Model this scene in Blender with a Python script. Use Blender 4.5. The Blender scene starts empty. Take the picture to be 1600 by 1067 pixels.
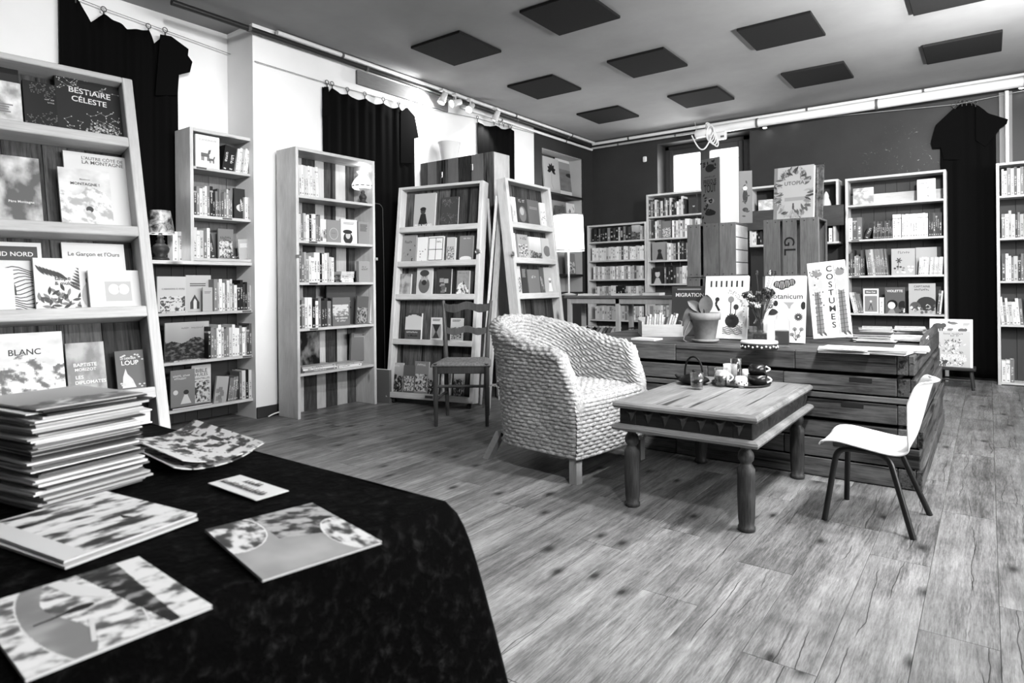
import bpy, bmesh, math, random
from mathutils import Vector, Matrix
random.seed(7)
scn = bpy.context.scene
COL = scn.collection
PI = math.pi
# ------------------------------------------------------------------ camera
H = 1.05; FPX = 995.0; YAW = math.radians(36.8); CX, CY = 800.0, 446.0; ROLL = .0101
Fv = Vector((-math.sin(YAW), math.cos(YAW), 0)); Rv = Vector((math.cos(YAW), math.sin(YAW), 0)); Uv = Vector((0, 0, 1))
EYE = Vector((0, 0, H))
cam = bpy.data.cameras.new('camera'); camo = bpy.data.objects.new('camera', cam); COL.objects.link(camo)
ax = (Rv - Uv*ROLL).normalized(); ay = (Uv + Rv*ROLL).normalized(); az = -Fv
camo.matrix_world = Matrix(((ax.x, ay.x, az.x, 0), (ax.y, ay.y, az.y, 0), (ax.z, ay.z, az.z, H), (0, 0, 0, 1)))
cam.sensor_width = 36; cam.lens = 36*FPX/1600; cam.shift_y = -(533.5-CY)/1600; cam.clip_start = .02
cam.dof.use_dof = True; cam.dof.focus_distance = 3.9; cam.dof.aperture_fstop = 7.0
scn.camera = camo
# ------------------------------------------------------------------ light
scn.view_settings.view_transform = 'Standard'; scn.view_settings.look = 'None'
scn.view_settings.gamma = 1; scn.view_settings.use_curve_mapping = False
scn.view_settings.exposure = 1.38
scn.cycles.diffuse_bounces = 1; scn.cycles.max_bounces = 8
w = bpy.data.worlds.new('daylight'); scn.world = w; w.use_nodes = True
w.node_tree.nodes['Background'].inputs[0].default_value = (1, 1, 1, 1)
w.node_tree.nodes['Background'].inputs[1].default_value = 2.2
def area(name, loc, target, sx, sy, power):
    l = bpy.data.lights.new(name, 'AREA'); l.shape = 'RECTANGLE'; l.size = sx; l.size_y = sy; l.energy = power
    o = bpy.data.objects.new(name, l); COL.objects.link(o); o.location = loc
    o.rotation_euler = (Vector(target)-Vector(loc)).to_track_quat('-Z', 'Y').to_euler(); return o
def spot(name, loc, target, power, ang, blend=.6, rad=.03):
    l = bpy.data.lights.new(name, 'SPOT'); l.energy = power; l.spot_size = math.radians(ang); l.spot_blend = blend; l.shadow_soft_size = rad
    o = bpy.data.objects.new(name, l); COL.objects.link(o); o.location = loc
    o.rotation_euler = (Vector(target)-Vector(loc)).to_track_quat('-Z', 'Y').to_euler(); return o
# daylight coming in through assumed, unseen shop windows of the right-hand wall (opening built below) and the rear window
area('assumed_window_daylight', (3.72, 3.0, 2.1), (0, 3.0, 2.6), 4.6, 1.3, 120)
area('rear_window_daylight', (-3.1, 8.95, 2.2), (-3.1, 5, 1.2), 1.0, 1.5, 25)

# ------------------------------------------------------------------ pixel helpers (a pixel is a direction; the distance comes from what it touches)
def ray(x, y):
    u = x-CX; v = y-CY
    return Fv*FPX + Rv*(u-ROLL*v) - Uv*(v+ROLL*u)
def pz(x, y, z=0.):
    d = ray(x, y); return EYE + d*((z-H)/d.z)
def pxx(x, y, X):
    d = ray(x, y); return EYE + d*(X/d.x)
def pyy(x, y, Y):
    d = ray(x, y); return EYE + d*(Y/d.y)
class Frame:
    """upright or leaning face: o origin, d along, e up, b backwards"""
    def __init__(s, o, ang, lean=0.):
        s.o = Vector(o); s.d = Vector((math.cos(ang), math.sin(ang), 0)); h = Vector((-math.sin(ang), math.cos(ang), 0))
        s.e = Uv*math.cos(lean)+h*math.sin(lean); s.b = s.e.cross(s.d)
    def hit(s, x, y, k=0.):      # k = how far behind the face; returns (along, up)
        q = s.o+s.b*k; r = ray(x, y); t = (q-EYE).dot(s.b)/r.dot(s.b); p = EYE+r*t-q
        return p.dot(s.d), p.dot(s.e)
    def pt(s, a, t, k=0.): return s.o+s.d*a+s.e*t+s.b*k
    def mat(s, a=0, t=0, k=0., roll=0., turn=0.):
        m = Matrix.Translation(s.pt(a, t, k)) @ Matrix(((s.d.x, s.b.x, s.e.x, 0), (s.d.y, s.b.y, s.e.y, 0), (s.d.z, s.b.z, s.e.z, 0), (0, 0, 0, 1)))
        if roll: m = m @ Matrix.Rotation(roll, 4, 'Y')
        if turn: m = m @ Matrix.Rotation(turn, 4, 'Z')
        return m
# ------------------------------------------------------------------ mesh builder
class MB:
    def __init__(s): s.v = []; s.f = []; s.m = []; s.c = []; s.sm = []
    def add(s, vs, fs, mi=0, g=None, smooth=False):
        n = len(s.v); s.v += [tuple(p) for p in vs]
        for f in fs: s.f.append([i+n for i in f]); s.m.append(mi); s.c.append(g); s.sm.append(smooth)
        return s
    def box(s, x0, y0, z0, x1, y1, z1, mi=0, M=None, bev=0.):
        if bev > 0:
            bm = bmesh.new(); bmesh.ops.create_cube(bm, size=1)
            for v in bm.verts: v.co = Vector(((x0+x1)/2+v.co.x*(x1-x0), (y0+y1)/2+v.co.y*(y1-y0), (z0+z1)/2+v.co.z*(z1-z0)))
            bmesh.ops.bevel(bm, geom=bm.edges[:], offset=bev, segments=1, affect='EDGES', profile=.5)
            bm.verts.index_update(); vs = [v.co.copy() for v in bm.verts]; fs = [[v.index for v in f.verts] for f in bm.faces]; bm.free()
        else:
            vs = [Vector((x, y, z)) for x in (x0, x1) for y in (y0, y1) for z in (z0, z1)]
            fs = [[0, 1, 3, 2], [4, 6, 7, 5], [0, 4, 5, 1], [2, 3, 7, 6], [0, 2, 6, 4], [1, 5, 7, 3]]
        if M: vs = [M @ v for v in vs]
        return s.add(vs, fs, mi)
    def prism(s, pts, depth, axis='y', mi=0, M=None, off=0.):
        """2-D outline extruded; axis 'y': (x,z) outline, 'x': (y,z), 'z': (x,y)"""
        def to(p, k): return Vector((p[0], k, p[1])) if axis == 'y' else Vector((k, p[0], p[1])) if axis == 'x' else Vector((p[0], p[1], k))
        n = len(pts); vs = [to(p, off) for p in pts]+[to(p, off+depth) for p in pts]
        if M: vs = [M @ v for v in vs]
        fs = [list(range(n))[::-1], list(range(n, 2*n))]+[[i, (i+1) % n, n+(i+1) % n, n+i] for i in range(n)]
        return s.add(vs, fs, mi)
    def lathe(s, prof, seg=20, cx=0, cy=0, mi=0, M=None, smooth=True, cap=True):
        vs = []; n = len(prof)
        for r, z in prof:
            for k in range(seg): a = 2*PI*k/seg; vs.append(Vector((cx+r*math.cos(a), cy+r*math.sin(a), z)))
        if M: vs = [M @ v for v in vs]
        fs = [[i*seg+k, i*seg+(k+1) % seg, (i+1)*seg+(k+1) % seg, (i+1)*seg+k] for i in range(n-1) for k in range(seg)]
        s.add(vs, fs, mi, None, smooth)
        if cap:
            b = len(s.v)-len(vs); s.f.append([b+k for k in range(seg)][::-1]); s.f.append([b+(n-1)*seg+k for k in range(seg)])
            s.m += [mi, mi]; s.c += [None, None]; s.sm += [False, False]
        return s
    def tube(s, path, r, seg=8, mi=0, smooth=True, M=None, cap=True):
        path = [Vector(p) for p in path]; rs = r if isinstance(r, (list, tuple)) else [r]*len(path); vs = []
        up = Vector((0, 0, 1)); T0 = (path[1]-path[0]).normalized()
        if abs(T0.dot(up)) > .9: up = Vector((0, 1, 0))
        N = (up-T0*up.dot(T0)).normalized()
        for i, p in enumerate(path):
            a = path[max(i-1, 0)]; b = path[min(i+1, len(path)-1)]; T = (b-a).normalized()
            N = (N-T*N.dot(T)).normalized(); B = T.cross(N)
            for k in range(seg): t = 2*PI*k/seg; vs.append(p+(N*math.cos(t)+B*math.sin(t))*rs[i])
        if M: vs = [M @ v for v in vs]
        n = len(path); fs = [[i*seg+k, i*seg+(k+1) % seg, (i+1)*seg+(k+1) % seg, (i+1)*seg+k] for i in range(n-1) for k in range(seg)]
        s.add(vs, fs, mi, None, smooth)
        if cap: s.add(vs[:seg], [list(range(seg))[::-1]], mi); s.add(vs[-seg:], [list(range(seg))], mi)
        return s
    def grid(s, fn, nu, nv, mi=0, smooth=True, wrap=False):
        vs = [Vector(fn(i/(nu if wrap else nu-1), j/(nv-1))) for i in range(nu) for j in range(nv)]
        R = range(nu if wrap else nu-1)
        fs = [[i*nv+j, ((i+1) % nu)*nv+j, ((i+1) % nu)*nv+j+1, i*nv+j+1] for i in R for j in range(nv-1)]
        return s.add(vs, fs, mi, None, smooth)
    def poly(s, pts, g, y=0.):          # flat printed shape on a cover, facing -y; grey value g
        return s.add([Vector((p[0], y, p[1])) for p in pts], [list(range(len(pts)))], 0, g)
    def build(s, name, mats, parent=None, M=None, fix=False):
        me = bpy.data.meshes.new(name); me.from_pydata(s.v, [], s.f)
        if not isinstance(mats, (list, tuple)): mats = [mats]
        for m in mats: me.materials.append(m)
        me.polygons.foreach_set('material_index', s.m); me.polygons.foreach_set('use_smooth', s.sm)
        if any(g is not None for g in s.c):
            ca = me.color_attributes.new('ink', 'FLOAT_COLOR', 'CORNER'); i = 0
            for p, g in zip(me.polygons, s.c):
                g = .5 if g is None else g
                for li in p.loop_indices: ca.data[li].color = (g, g, g, 1)
        if fix:
            bm = bmesh.new(); bm.from_mesh(me); bmesh.ops.recalc_face_normals(bm, faces=bm.faces[:]); bm.to_mesh(me); bm.free()
        me.update()
        return link(name, me, parent, M)
def link(name, me, parent=None, M=None):
    o = bpy.data.objects.new(name, me); COL.objects.link(o)
    if parent: o.parent = parent
    if M is not None: o.matrix_local = M
    return o
def tag(o, label, cat, group=None):
    o['label'] = label; o['category'] = cat
    if group: o['group'] = group
    return o
def thing(name, label, cat, M=None, group=None):
    o = bpy.data.objects.new(name, None); COL.objects.link(o); o.empty_display_size = .05
    if M is not None: o.matrix_world = M
    return tag(o, label, cat, group)
def struct(o): o['kind'] = 'structure'; return o
def T(x, y, z=0., rz=0.): return Matrix.Translation((x, y, z)) @ Matrix.Rotation(rz, 4, 'Z')
# ------------------------------------------------------------------ materials (all greys: the photograph is black and white)
MC = {}
def newmat(name):
    m = bpy.data.materials.new(name); m.use_nodes = True; nt = m.node_tree; b = nt.nodes['Principled BSDF']; return m, nt, b
def setspec(b, v):
    b.inputs['Specular IOR Level'].default_value = v
def nd(nt, t, **kw):
    n = nt.nodes.new(t)
    for k, v in kw.items():
        if k in n.inputs.keys(): n.inputs[k].default_value = v
        else: setattr(n, k, v)
    return n
def L(nt, a, b): nt.links.new(a, b)
def ramp(nt, src, stops):
    r = nt.nodes.new('ShaderNodeValToRGB'); e = r.color_ramp.elements
    while len(e) > 1: e.remove(e[0])
    e[0].position = stops[0][0]; e[0].color = (stops[0][1],)*3+(1,)
    for p, g in stops[1:]:
        k = e.new(p); k.color = (g, g, g, 1)
    L(nt, src, r.inputs[0]); return r.outputs[0]
def math_(nt, op, a, b=None, clamp=False):
    n = nt.nodes.new('ShaderNodeMath'); n.operation = op; n.use_clamp = clamp
    for i, q in enumerate((a, b)):
        if q is None: continue
        if isinstance(q, (int, float)): n.inputs[i].default_value = q
        else: L(nt, q, n.inputs[i])
    return n.outputs[0]
def mixg(nt, fac, a, b, mode='MIX'):
    n = nt.nodes.new('ShaderNodeMix'); n.data_type = 'RGBA'; n.blend_type = mode
    for sock, q in ((n.inputs[0], fac), (n.inputs[6], a), (n.inputs[7], b)):
        if isinstance(q, (int, float)): sock.default_value = q if sock == n.inputs[0] else (q, q, q, 1)
        else: L(nt, q, sock)
    return n.outputs[2]
def bump(nt, b, h, strength=.3, dist=.002):
    n = nt.nodes.new('ShaderNodeBump'); n.inputs['Strength'].default_value = strength; n.inputs['Distance'].default_value = dist
    L(nt, h, n.inputs['Height']); L(nt, n.outputs[0], b.inputs['Normal'])
def plain(g, rough=.6, spec=.3, metal=0., name=None):
    k = ('plain', g, rough, spec, metal)
    if k not in MC:
        m, nt, b = newmat(name or 'grey_%03d' % int(g*1000)); b.inputs['Base Color'].default_value = (g, g, g, 1); b.inputs['Roughness'].default_value = rough
        b.inputs['Metallic'].default_value = metal; setspec(b, spec); MC[k] = m
    return MC[k]
def coords(nt, rnd=True, scale=(1, 1, 1)):
    tc = nt.nodes.new('ShaderNodeTexCoord'); mp = nt.nodes.new('ShaderNodeMapping'); mp.inputs['Scale'].default_value = scale
    L(nt, tc.outputs['Object'], mp.inputs['Vector'])
    if rnd:
        oi = nt.nodes.new('ShaderNodeObjectInfo'); c = nt.nodes.new('ShaderNodeCombineXYZ')
        a = math_(nt, 'MULTIPLY', oi.outputs['Random'], 37.); bb = math_(nt, 'MULTIPLY', oi.outputs['Random'], 91.)
        L(nt, a, c.inputs[0]); L(nt, bb, c.inputs[1]); L(nt, a, c.inputs[2]); L(nt, c.outputs[0], mp.inputs['Location'])
        return mp.outputs[0], oi.outputs['Random']
    return mp.outputs[0], None
def noise(nt, vec, scale, detail=4., rough=.55, dist=0.):
    n = nd(nt, 'ShaderNodeTexNoise', Scale=scale, Detail=detail, Roughness=rough, Distortion=dist); L(nt, vec, n.inputs['Vector']); return n.outputs['Fac']
def wood(name, lo, hi, axis='z', streak=1., rough=.55, knots=True, vary=.25, relief=.25, cracks=0., spec=.25, rw=.12):
    """sawn wood with grain along axis, grey from lo to hi; each object has its own offset and tone"""
    k = ('wood', name)
    if k in MC: return MC[k]
    m, nt, b = newmat(name); s = {'x': (.06, 1, 1), 'y': (1, .06, 1), 'z': (1, 1, .06)}[axis]
    v, rnd = coords(nt, True, s)
    vi, _ = coords(nt, True, {'x': (.35, 1, 1), 'y': (1, .35, 1), 'z': (1, 1, .35)}[axis]); big = noise(nt, vi, 7., 5., .6, .3); fine = noise(nt, v, 150.*streak, 4., .65); ring = noise(nt, v, 38.*streak, 2., .5, .7)
    g = math_(nt, 'ADD', math_(nt, 'MULTIPLY', fine, .40), math_(nt, 'ADD', math_(nt, 'MULTIPLY', big, .60-rw), math_(nt, 'MULTIPLY', ring, rw)))
    col = ramp(nt, g, [(.34, lo), (.5, (lo+hi)/2), (.66, hi)])
    tone = math_(nt, 'ADD', math_(nt, 'MULTIPLY', rnd, vary), 1-vary/2)
    col = mixg(nt, 1., col, tone, 'MULTIPLY')
    if knots:
        s2 = {'x': (.35, 1, 1), 'y': (1, .35, 1), 'z': (1, 1, .35)}[axis]
        v2, _ = coords(nt, True, s2); vo = nd(nt, 'ShaderNodeTexVoronoi', Scale=5.); L(nt, v2, vo.inputs['Vector'])
        kk = ramp(nt, vo.outputs['Distance'], [(.03, .25), (.07, .6), (.12, 1.)]); col = mixg(nt, 1., col, kk, 'MULTIPLY')
    if cracks:
        s3 = {'x': (.03, 1, 1), 'y': (1, .03, 1), 'z': (1, 1, .03)}[axis]
        v3, _ = coords(nt, True, s3); cr = noise(nt, v3, 26., 3., .6); cc = ramp(nt, cr, [(.345+cracks*.4, .12), (.40+cracks*.4, 1.)]); col = mixg(nt, 1., col, cc, 'MULTIPLY')
    L(nt, col, b.inputs['Base Color']); b.inputs['Roughness'].default_value = rough; setspec(b, spec); bump(nt, b, g, relief, .003)
    MC[k] = m; return m
def paint(name, g, var=.06, scale=3., rough=.7, marks=None, spec=.2):
    k = ('paint', name)
    if k in MC: return MC[k]
    m, nt, b = newmat(name); v, _ = coords(nt, False); n = noise(nt, v, scale, 5., .6)
    col = ramp(nt, n, [(.3, g*(1-var)), (.7, g*(1+var))])
    if marks:      # flaked paint around a point of the wall
        (cx, cy, cz), rad, val = marks
        sp = nt.nodes.new('ShaderNodeVectorMath'); sp.operation = 'DISTANCE'; L(nt, v, sp.inputs[0]); sp.inputs[1].default_value = (cx, cy, cz)
        near = ramp(nt, math_(nt, 'DIVIDE', sp.outputs['Value'], rad), [(.3, 1.), (1., 0.)])
        fl = noise(nt, v, 22., 6., .75, 1.5); f2 = ramp(nt, fl, [(.63, 0.), (.66, 1.)]); col = mixg(nt, math_(nt, 'MULTIPLY', near, f2), col, val)
    L(nt, col, b.inputs['Base Color']); b.inputs['Roughness'].default_value = rough; setspec(b, spec); bump(nt, b, noise(nt, v, 90., 3.), .08, .002)
    MC[k] = m; return m
def emit(g, strength, name):
    k = ('emit', name)
    if k not in MC:
        m, nt, b = newmat(name); b.inputs['Base Color'].default_value = (g, g, g, 1); b.inputs['Emission Color'].default_value = (1, 1, 1, 1); b.inputs['Emission Strength'].default_value = strength; MC[k] = m
    return MC[k]
def glass(name='clear_glass', tint=.95, gl=.12):
    k = ('glass', name)
    if k not in MC:
        m = bpy.data.materials.new(name); m.use_nodes = True; nt = m.node_tree; nt.nodes.clear()
        o = nt.nodes.new('ShaderNodeOutputMaterial'); t = nt.nodes.new('ShaderNodeBsdfTransparent'); t.inputs[0].default_value = (tint, tint, tint, 1)
        g = nt.nodes.new('ShaderNodeBsdfGlossy'); g.inputs['Roughness'].default_value = .03; mx = nt.nodes.new('ShaderNodeMixShader')
        fr = nt.nodes.new('ShaderNodeLayerWeight'); fr.inputs[0].default_value = .25
        L(nt, math_(nt, 'ADD', math_(nt, 'MULTIPLY', fr.outputs['Facing'], .55), gl*.4), mx.inputs[0]); L(nt, t.outputs[0], mx.inputs[1]); L(nt, g.outputs[0], mx.inputs[2]); L(nt, mx.outputs[0], o.inputs[0]); MC[k] = m
    return MC[k]
def ink(name='printed_ink', rough=.4):
    k = ('ink', name)
    if k not in MC:
        m, nt, b = newmat(name); a = nt.nodes.new('ShaderNodeVertexColor'); a.layer_name = 'ink'; L(nt, a.outputs[0], b.inputs['Base Color']); b.inputs['Roughness'].default_value = rough; setspec(b, .3); MC[k] = m
    return MC[k]
def photo_print(name, lo, hi, scale=6., stretch=(1, 1, 1), thr=(.35, .65)):
    """a printed photograph that is only tone and texture at this size"""
    k = ('photo', name)
    if k not in MC:
        m, nt, b = newmat(name); v, _ = coords(nt, True, stretch); n = noise(nt, v, scale, 6., .62, .8); col = ramp(nt, n, [(thr[0], lo), (thr[1], hi)])
        L(nt, col, b.inputs['Base Color']); b.inputs['Roughness'].default_value = .4; MC[k] = m
    return MC[k]
def spine_mat(name, g, inkg):
    """book cloth with a printed title running along the spine (Generated: x across, z up)"""
    k = ('spine', name)
    if k in MC: return MC[k]
    m, nt, b = newmat(name); tc = nt.nodes.new('ShaderNodeTexCoord'); sx = nt.nodes.new('ShaderNodeSeparateXYZ'); L(nt, tc.outputs['Generated'], sx.inputs[0])
    oi = nt.nodes.new('ShaderNodeObjectInfo'); rnd = oi.outputs['Random']
    tone = math_(nt, 'ADD', math_(nt, 'MULTIPLY', rnd, .5), .72); base = mixg(nt, 1., g, tone, 'MULTIPLY')
    cb = nt.nodes.new('ShaderNodeCombineXYZ'); L(nt, math_(nt, 'MULTIPLY', sx.outputs[2], 34.), cb.inputs[0]); L(nt, math_(nt, 'MULTIPLY', sx.outputs[0], 2.2), cb.inputs[1]); L(nt, math_(nt, 'MULTIPLY', rnd, 50.), cb.inputs[2])
    n = noise(nt, cb.outputs[0], 1., 1., .5); txt = math_(nt, 'GREATER_THAN', n, .5)
    def band(v, a, c): return math_(nt, 'MULTIPLY', math_(nt, 'GREATER_THAN', v, a), math_(nt, 'LESS_THAN', v, c))
    lo = math_(nt, 'ADD', math_(nt, 'MULTIPLY', rnd, .25), .2); hi = math_(nt, 'ADD', math_(nt, 'MULTIPLY', rnd, .3), .55)
    zb = band(sx.outputs[2], lo, hi); xb = band(sx.outputs[0], .3, .72); fr = math_(nt, 'LESS_THAN', sx.outputs[1], .04)
    logo = math_(nt, 'MULTIPLY', band(sx.outputs[2], .05, .1), xb)
    t = math_(nt, 'MAXIMUM', math_(nt, 'MULTIPLY', math_(nt, 'MULTIPLY', txt, zb), xb), logo); t = math_(nt, 'MULTIPLY', t, fr)
    stripe = math_(nt, 'MULTIPLY', band(sx.outputs[2], .8, .86), math_(nt, 'GREATER_THAN', rnd, .72)); t = math_(nt, 'MAXIMUM', t, math_(nt, 'MULTIPLY', stripe, .7))
    L(nt, mixg(nt, math_(nt, 'MULTIPLY', t, .8), base, inkg), b.inputs['Base Color']); b.inputs['Roughness'].default_value = .45; setspec(b, .25); MC[k] = m; return m
PAGE = plain(.72, .8, .1, name='page_edges'); WHITE = plain(.8, .5, .3, name='white'); BLACK = plain(.012, .5, .3, name='black'); BLKCLOTH = plain(.004, .95, .02, name='black_cloth')
PINE = {a: wood('pine_'+a, .40, .66, a, 1., .5, True, .15, .15) for a in 'xyz'}
OLD = {a: wood('weathered_plank_'+a, .004, .115, a, 1.3, .75, True, 1.1, .8, .1, .25, .26) for a in 'xyz'}
DARKW = {a: wood('dark_wood_'+a, .01, .045, a, 1., .45, False, .2, .2) for a in 'xyz'}
STEEL = plain(.5, .3, .5, 1., name='steel')
INK = ink()
GLASS = glass()
# ================================================================== the room
XL, XR, YB, YF, ZC = -4.72, 3.6, 8.35, -2.4, 3.18
XREC, YSTEP = -5.10, 2.86
WALLW = paint('white_wall_paint', .82, .03, 2.); WALLD = paint('charcoal_wall_paint', .030, .25, 1.2, .45, ((-0.75, 8.35, 2.33), .55, .35))
CEILM = paint('ceiling_paint', .30, .12, 1.1, .8); NICHE = paint('pale_niche_paint', .45, .05)
def floor_mat():
    m, nt, b = newmat('grey_oak_floor'); v, rnd = coords(nt, True, (1, .07, 1))
    big = noise(nt, v, 9., 4., .6, .4); fine = noise(nt, v, 200., 6., .8); mid = noise(nt, v, 30., 3., .6, .8)
    g = math_(nt, 'ADD', math_(nt, 'MULTIPLY', fine, .45), math_(nt, 'ADD', math_(nt, 'MULTIPLY', big, .3), math_(nt, 'MULTIPLY', mid, .25)))
    col = ramp(nt, g, [(.36, .03), (.45, .13), (.53, .25), (.62, .38)])
    va, _ = coords(nt, True, (1, .8, 1)); blot = ramp(nt, noise(nt, va, 5., 4., .6), [(.3, .62), (.6, 1.)]); col = mixg(nt, 1., col, blot, 'MULTIPLY')
    v2, _ = coords(nt, True, (1, .55, 1)); vo = nd(nt, 'ShaderNodeTexVoronoi', Scale=3.4); vo.voronoi_dimensions = '2D'; L(nt, v2, vo.inputs['Vector']); L(nt, noise(nt, v2, 8.), vo.inputs['Randomness']) if False else None
    col = mixg(nt, 1., col, ramp(nt, vo.outputs['Distance'], [(.02, .15), (.05, .5), (.11, 1.)]), 'MULTIPLY')
    tc = nt.nodes.new('ShaderNodeTexCoord'); sp = nt.nodes.new('ShaderNodeSeparateXYZ'); L(nt, tc.outputs['Object'], sp.inputs[0])
    for kk, (f0, f1) in enumerate(((.17, .015), (.11, .05))):
        cb = nt.nodes.new('ShaderNodeCombineXYZ'); L(nt, math_(nt, 'MULTIPLY', sp.outputs[1], 2.2), cb.inputs[0]); L(nt, math_(nt, 'MULTIPLY', rnd, 60.+31*kk), cb.inputs[1]); wob = noise(nt, cb.outputs[0], 1., 4., .5)
        fr = math_(nt, 'FRACT', math_(nt, 'MULTIPLY', rnd, 7.3+5*kk)); pos = math_(nt, 'ADD', math_(nt, 'MULTIPLY', fr, f0), math_(nt, 'ADD', math_(nt, 'MULTIPLY', wob, .09), f1-.045))
        ab = math_(nt, 'ABSOLUTE', math_(nt, 'SUBTRACT', sp.outputs[0], pos)); cg = nt.nodes.new('ShaderNodeCombineXYZ'); L(nt, math_(nt, 'MULTIPLY', sp.outputs[1], 2.6), cg.inputs[0]); L(nt, math_(nt, 'MULTIPLY', rnd, 23.+17*kk), cg.inputs[1])
        gate = ramp(nt, noise(nt, cg.outputs[0], 1., 2., .5), [(.47, 1.), (.56, 0.)]); line = math_(nt, 'MAXIMUM', ramp(nt, math_(nt, 'MULTIPLY', ab, 100.), [(.06, .12), (.2, 1.)]), gate); col = mixg(nt, 1., col, line, 'MULTIPLY')
    tone = math_(nt, 'ADD', math_(nt, 'MULTIPLY', rnd, .3), .85); col = mixg(nt, 1., col, tone, 'MULTIPLY')
    L(nt, col, b.inputs['Base Color']); b.inputs['Roughness'].default_value = .42; setspec(b, .35); bump(nt, b, g, .25, .002); return m
FLOORM = floor_mat()
fl = struct(MB().box(-5.4, YF-.1, -.12, XR+.2, YB+.5, -.008).build('floor', plain(.05, .8)))
PW, PL = .197, 1.23
pm = [MB().box(0, 0, -.008, PW-.0012, l-.0015, 0, bev=.0012).build('plank', FLOORM) for l in (PL, PL*.55, PL*.35)]
pmesh = [o.data for o in pm]
for o in pm: bpy.data.objects.remove(o)
rowi = 0; x = .02-26*PW
while x < 2.2:
    y = -.9 - (0, .52, .21, .77, .36, .95)[rowi % 6]
    while y < YB:
        o = link('plank', pmesh[0], fl); o.location = (x, y, 0); y += PL
        if x < -3.3 and y > 6.2: break
        if x > .55 and y > 5: break
    x += PW; rowi += 1
struct(MB().box(-5.3, YF-.1, ZC, XR+.2, YB+.5, ZC+.12).build('ceiling', CEILM))
# left wall: recessed white part, white part, charcoal part with a niche
wl = MB()
wl.box(XREC-.15, YF, 0, XREC, YSTEP, ZC, 0); wl.box(XREC-.15, YSTEP, 0, XL, 6.815, ZC, 0)
struct(wl.build('wall_left', [WALLW]))
NY0, NY1, NZ0, NZ1, NX = 7.0, 8.07, .95, 2.88, -5.05
wn = MB(); wn.box(-5.2, 6.816, 0, XL, NY0, ZC); wn.box(-5.2, NY1, 0, XL, YB+.3, ZC); wn.box(-5.2, NY0, 0, XL, NY1, NZ0); wn.box(-5.2, NY0, NZ1, XL, NY1, ZC); wn.box(-5.2, NY0, NZ0, NX, NY1, NZ1, 1); wn.box(NX, NY0, NZ0, XL-.03, NY0+.006, NZ1, 1); wn.box(NX, NY1-.006, NZ0, XL-.03, NY1, NZ1, 1); wn.box(NX, NY0+.006, NZ1-.006, XL-.03, NY1-.006, NZ1, 1)
struct(wn.build('wall_left_corner', [WALLD, NICHE]))
# back wall with window opening
OX0, OX1, OZ0, OZ1 = -3.687, -2.43, 1.0, 3.0
wb = MB(); wb.box(XL-.3, YB, 0, OX0, YB+.45, ZC); wb.box(OX1, YB, 0, XR+.2, YB+.45, ZC); wb.box(OX0, YB, 0, OX1, YB+.45, OZ0); wb.box(OX0, YB, OZ1, OX1, YB+.45, ZC)
struct(wb.build('wall_back', [WALLD]))
# casement window in the opening
win = struct(bpy.data.objects.new('window_1', None)); COL.objects.link(win); win.location = (0, 8.66, 0)
wf = MB(); fx0, fx1, fz0, fz1 = OX0, OX1, OZ0, OZ1; dk = plain(.045, .5, .3, name='dark_window_frame')
for a in ((fx0, fz0, fx0+.06, fz1), (fx1-.16, fz0, fx1, fz1), (fx0, fz0, fx1, fz0+.06), (fx0, fz1-.05, fx1, fz1)): wf.box(a[0], -.04, a[1], a[2], .05, a[3], bev=.004)
wf.build('window_frame', dk, win)
mid = (fx0+.06+fx1-.16)/2
for a, b in ((fx0+.06, mid), (mid, fx1-.16)):
    sf = MB()
    for q in ((a, fz0+.06, a+.065, fz1-.05), (b-.065, fz0+.06, b, fz1-.05), (a+.065, fz0+.06, b-.065, fz0+.16), (a+.065, fz1-.13, b-.065, fz1-.05)): sf.box(q[0], -.05, q[1], q[2], .02, q[3], bev=.005)
    so = sf.build('sash', dk, win)
    MB().box(a+.06, -.02, fz0+.15, b-.06, -.014, fz1-.12).build('window_pane', glass('window_glass', .97, .05), so)
hh = MB().box(mid-.012, -.075, 1.9, mid+.012, -.05, 2.02, bev=.004).build('window_handle', STEEL, win)
# right-hand wall with assumed shop windows (unseen, outside the frame) and the wall behind the camera
wr = MB(); WY0, WY1, WZ0, WZ1 = .6, 5.4, 1.4, 2.8
wr.box(XR, YF, 0, XR+.2, WY0, ZC); wr.box(XR, WY1, 0, XR+.2, YB+.3, ZC); wr.box(XR, WY0, 0, XR+.2, WY1, WZ0); wr.box(XR, WY0, WZ1, XR+.2, WY1, ZC)
struct(wr.build('wall_right', [paint('grey_side_wall', .35, .05)]))
w2 = struct(bpy.data.objects.new('assumed_window', None)); COL.objects.link(w2); w2.location = (XR+.04, 0, 0)
wf = MB()
for yy in (WY0, (WY0+WY1)/2-.03, WY1-.06): wf.box(-.03, yy, WZ0, .03, yy+.06, WZ1, bev=.005)
for zz in (WZ0, WZ1-.06): wf.box(-.03, WY0+.06, zz, .03, WY1-.06, zz+.06, bev=.005)
wf.build('window_frame', dk, w2)
struct(MB().box(-5.3, YF-.15, 0, XR+.2, YF, ZC).build('wall_front', [paint('grey_rear_wall', .22, .05)]))
# skirting along the left wall
struct(MB().box(XL, YSTEP, 0, XL+.015, 6.8, .09, bev=.004).build('baseboard_left', plain(.03, .5)))
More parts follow.
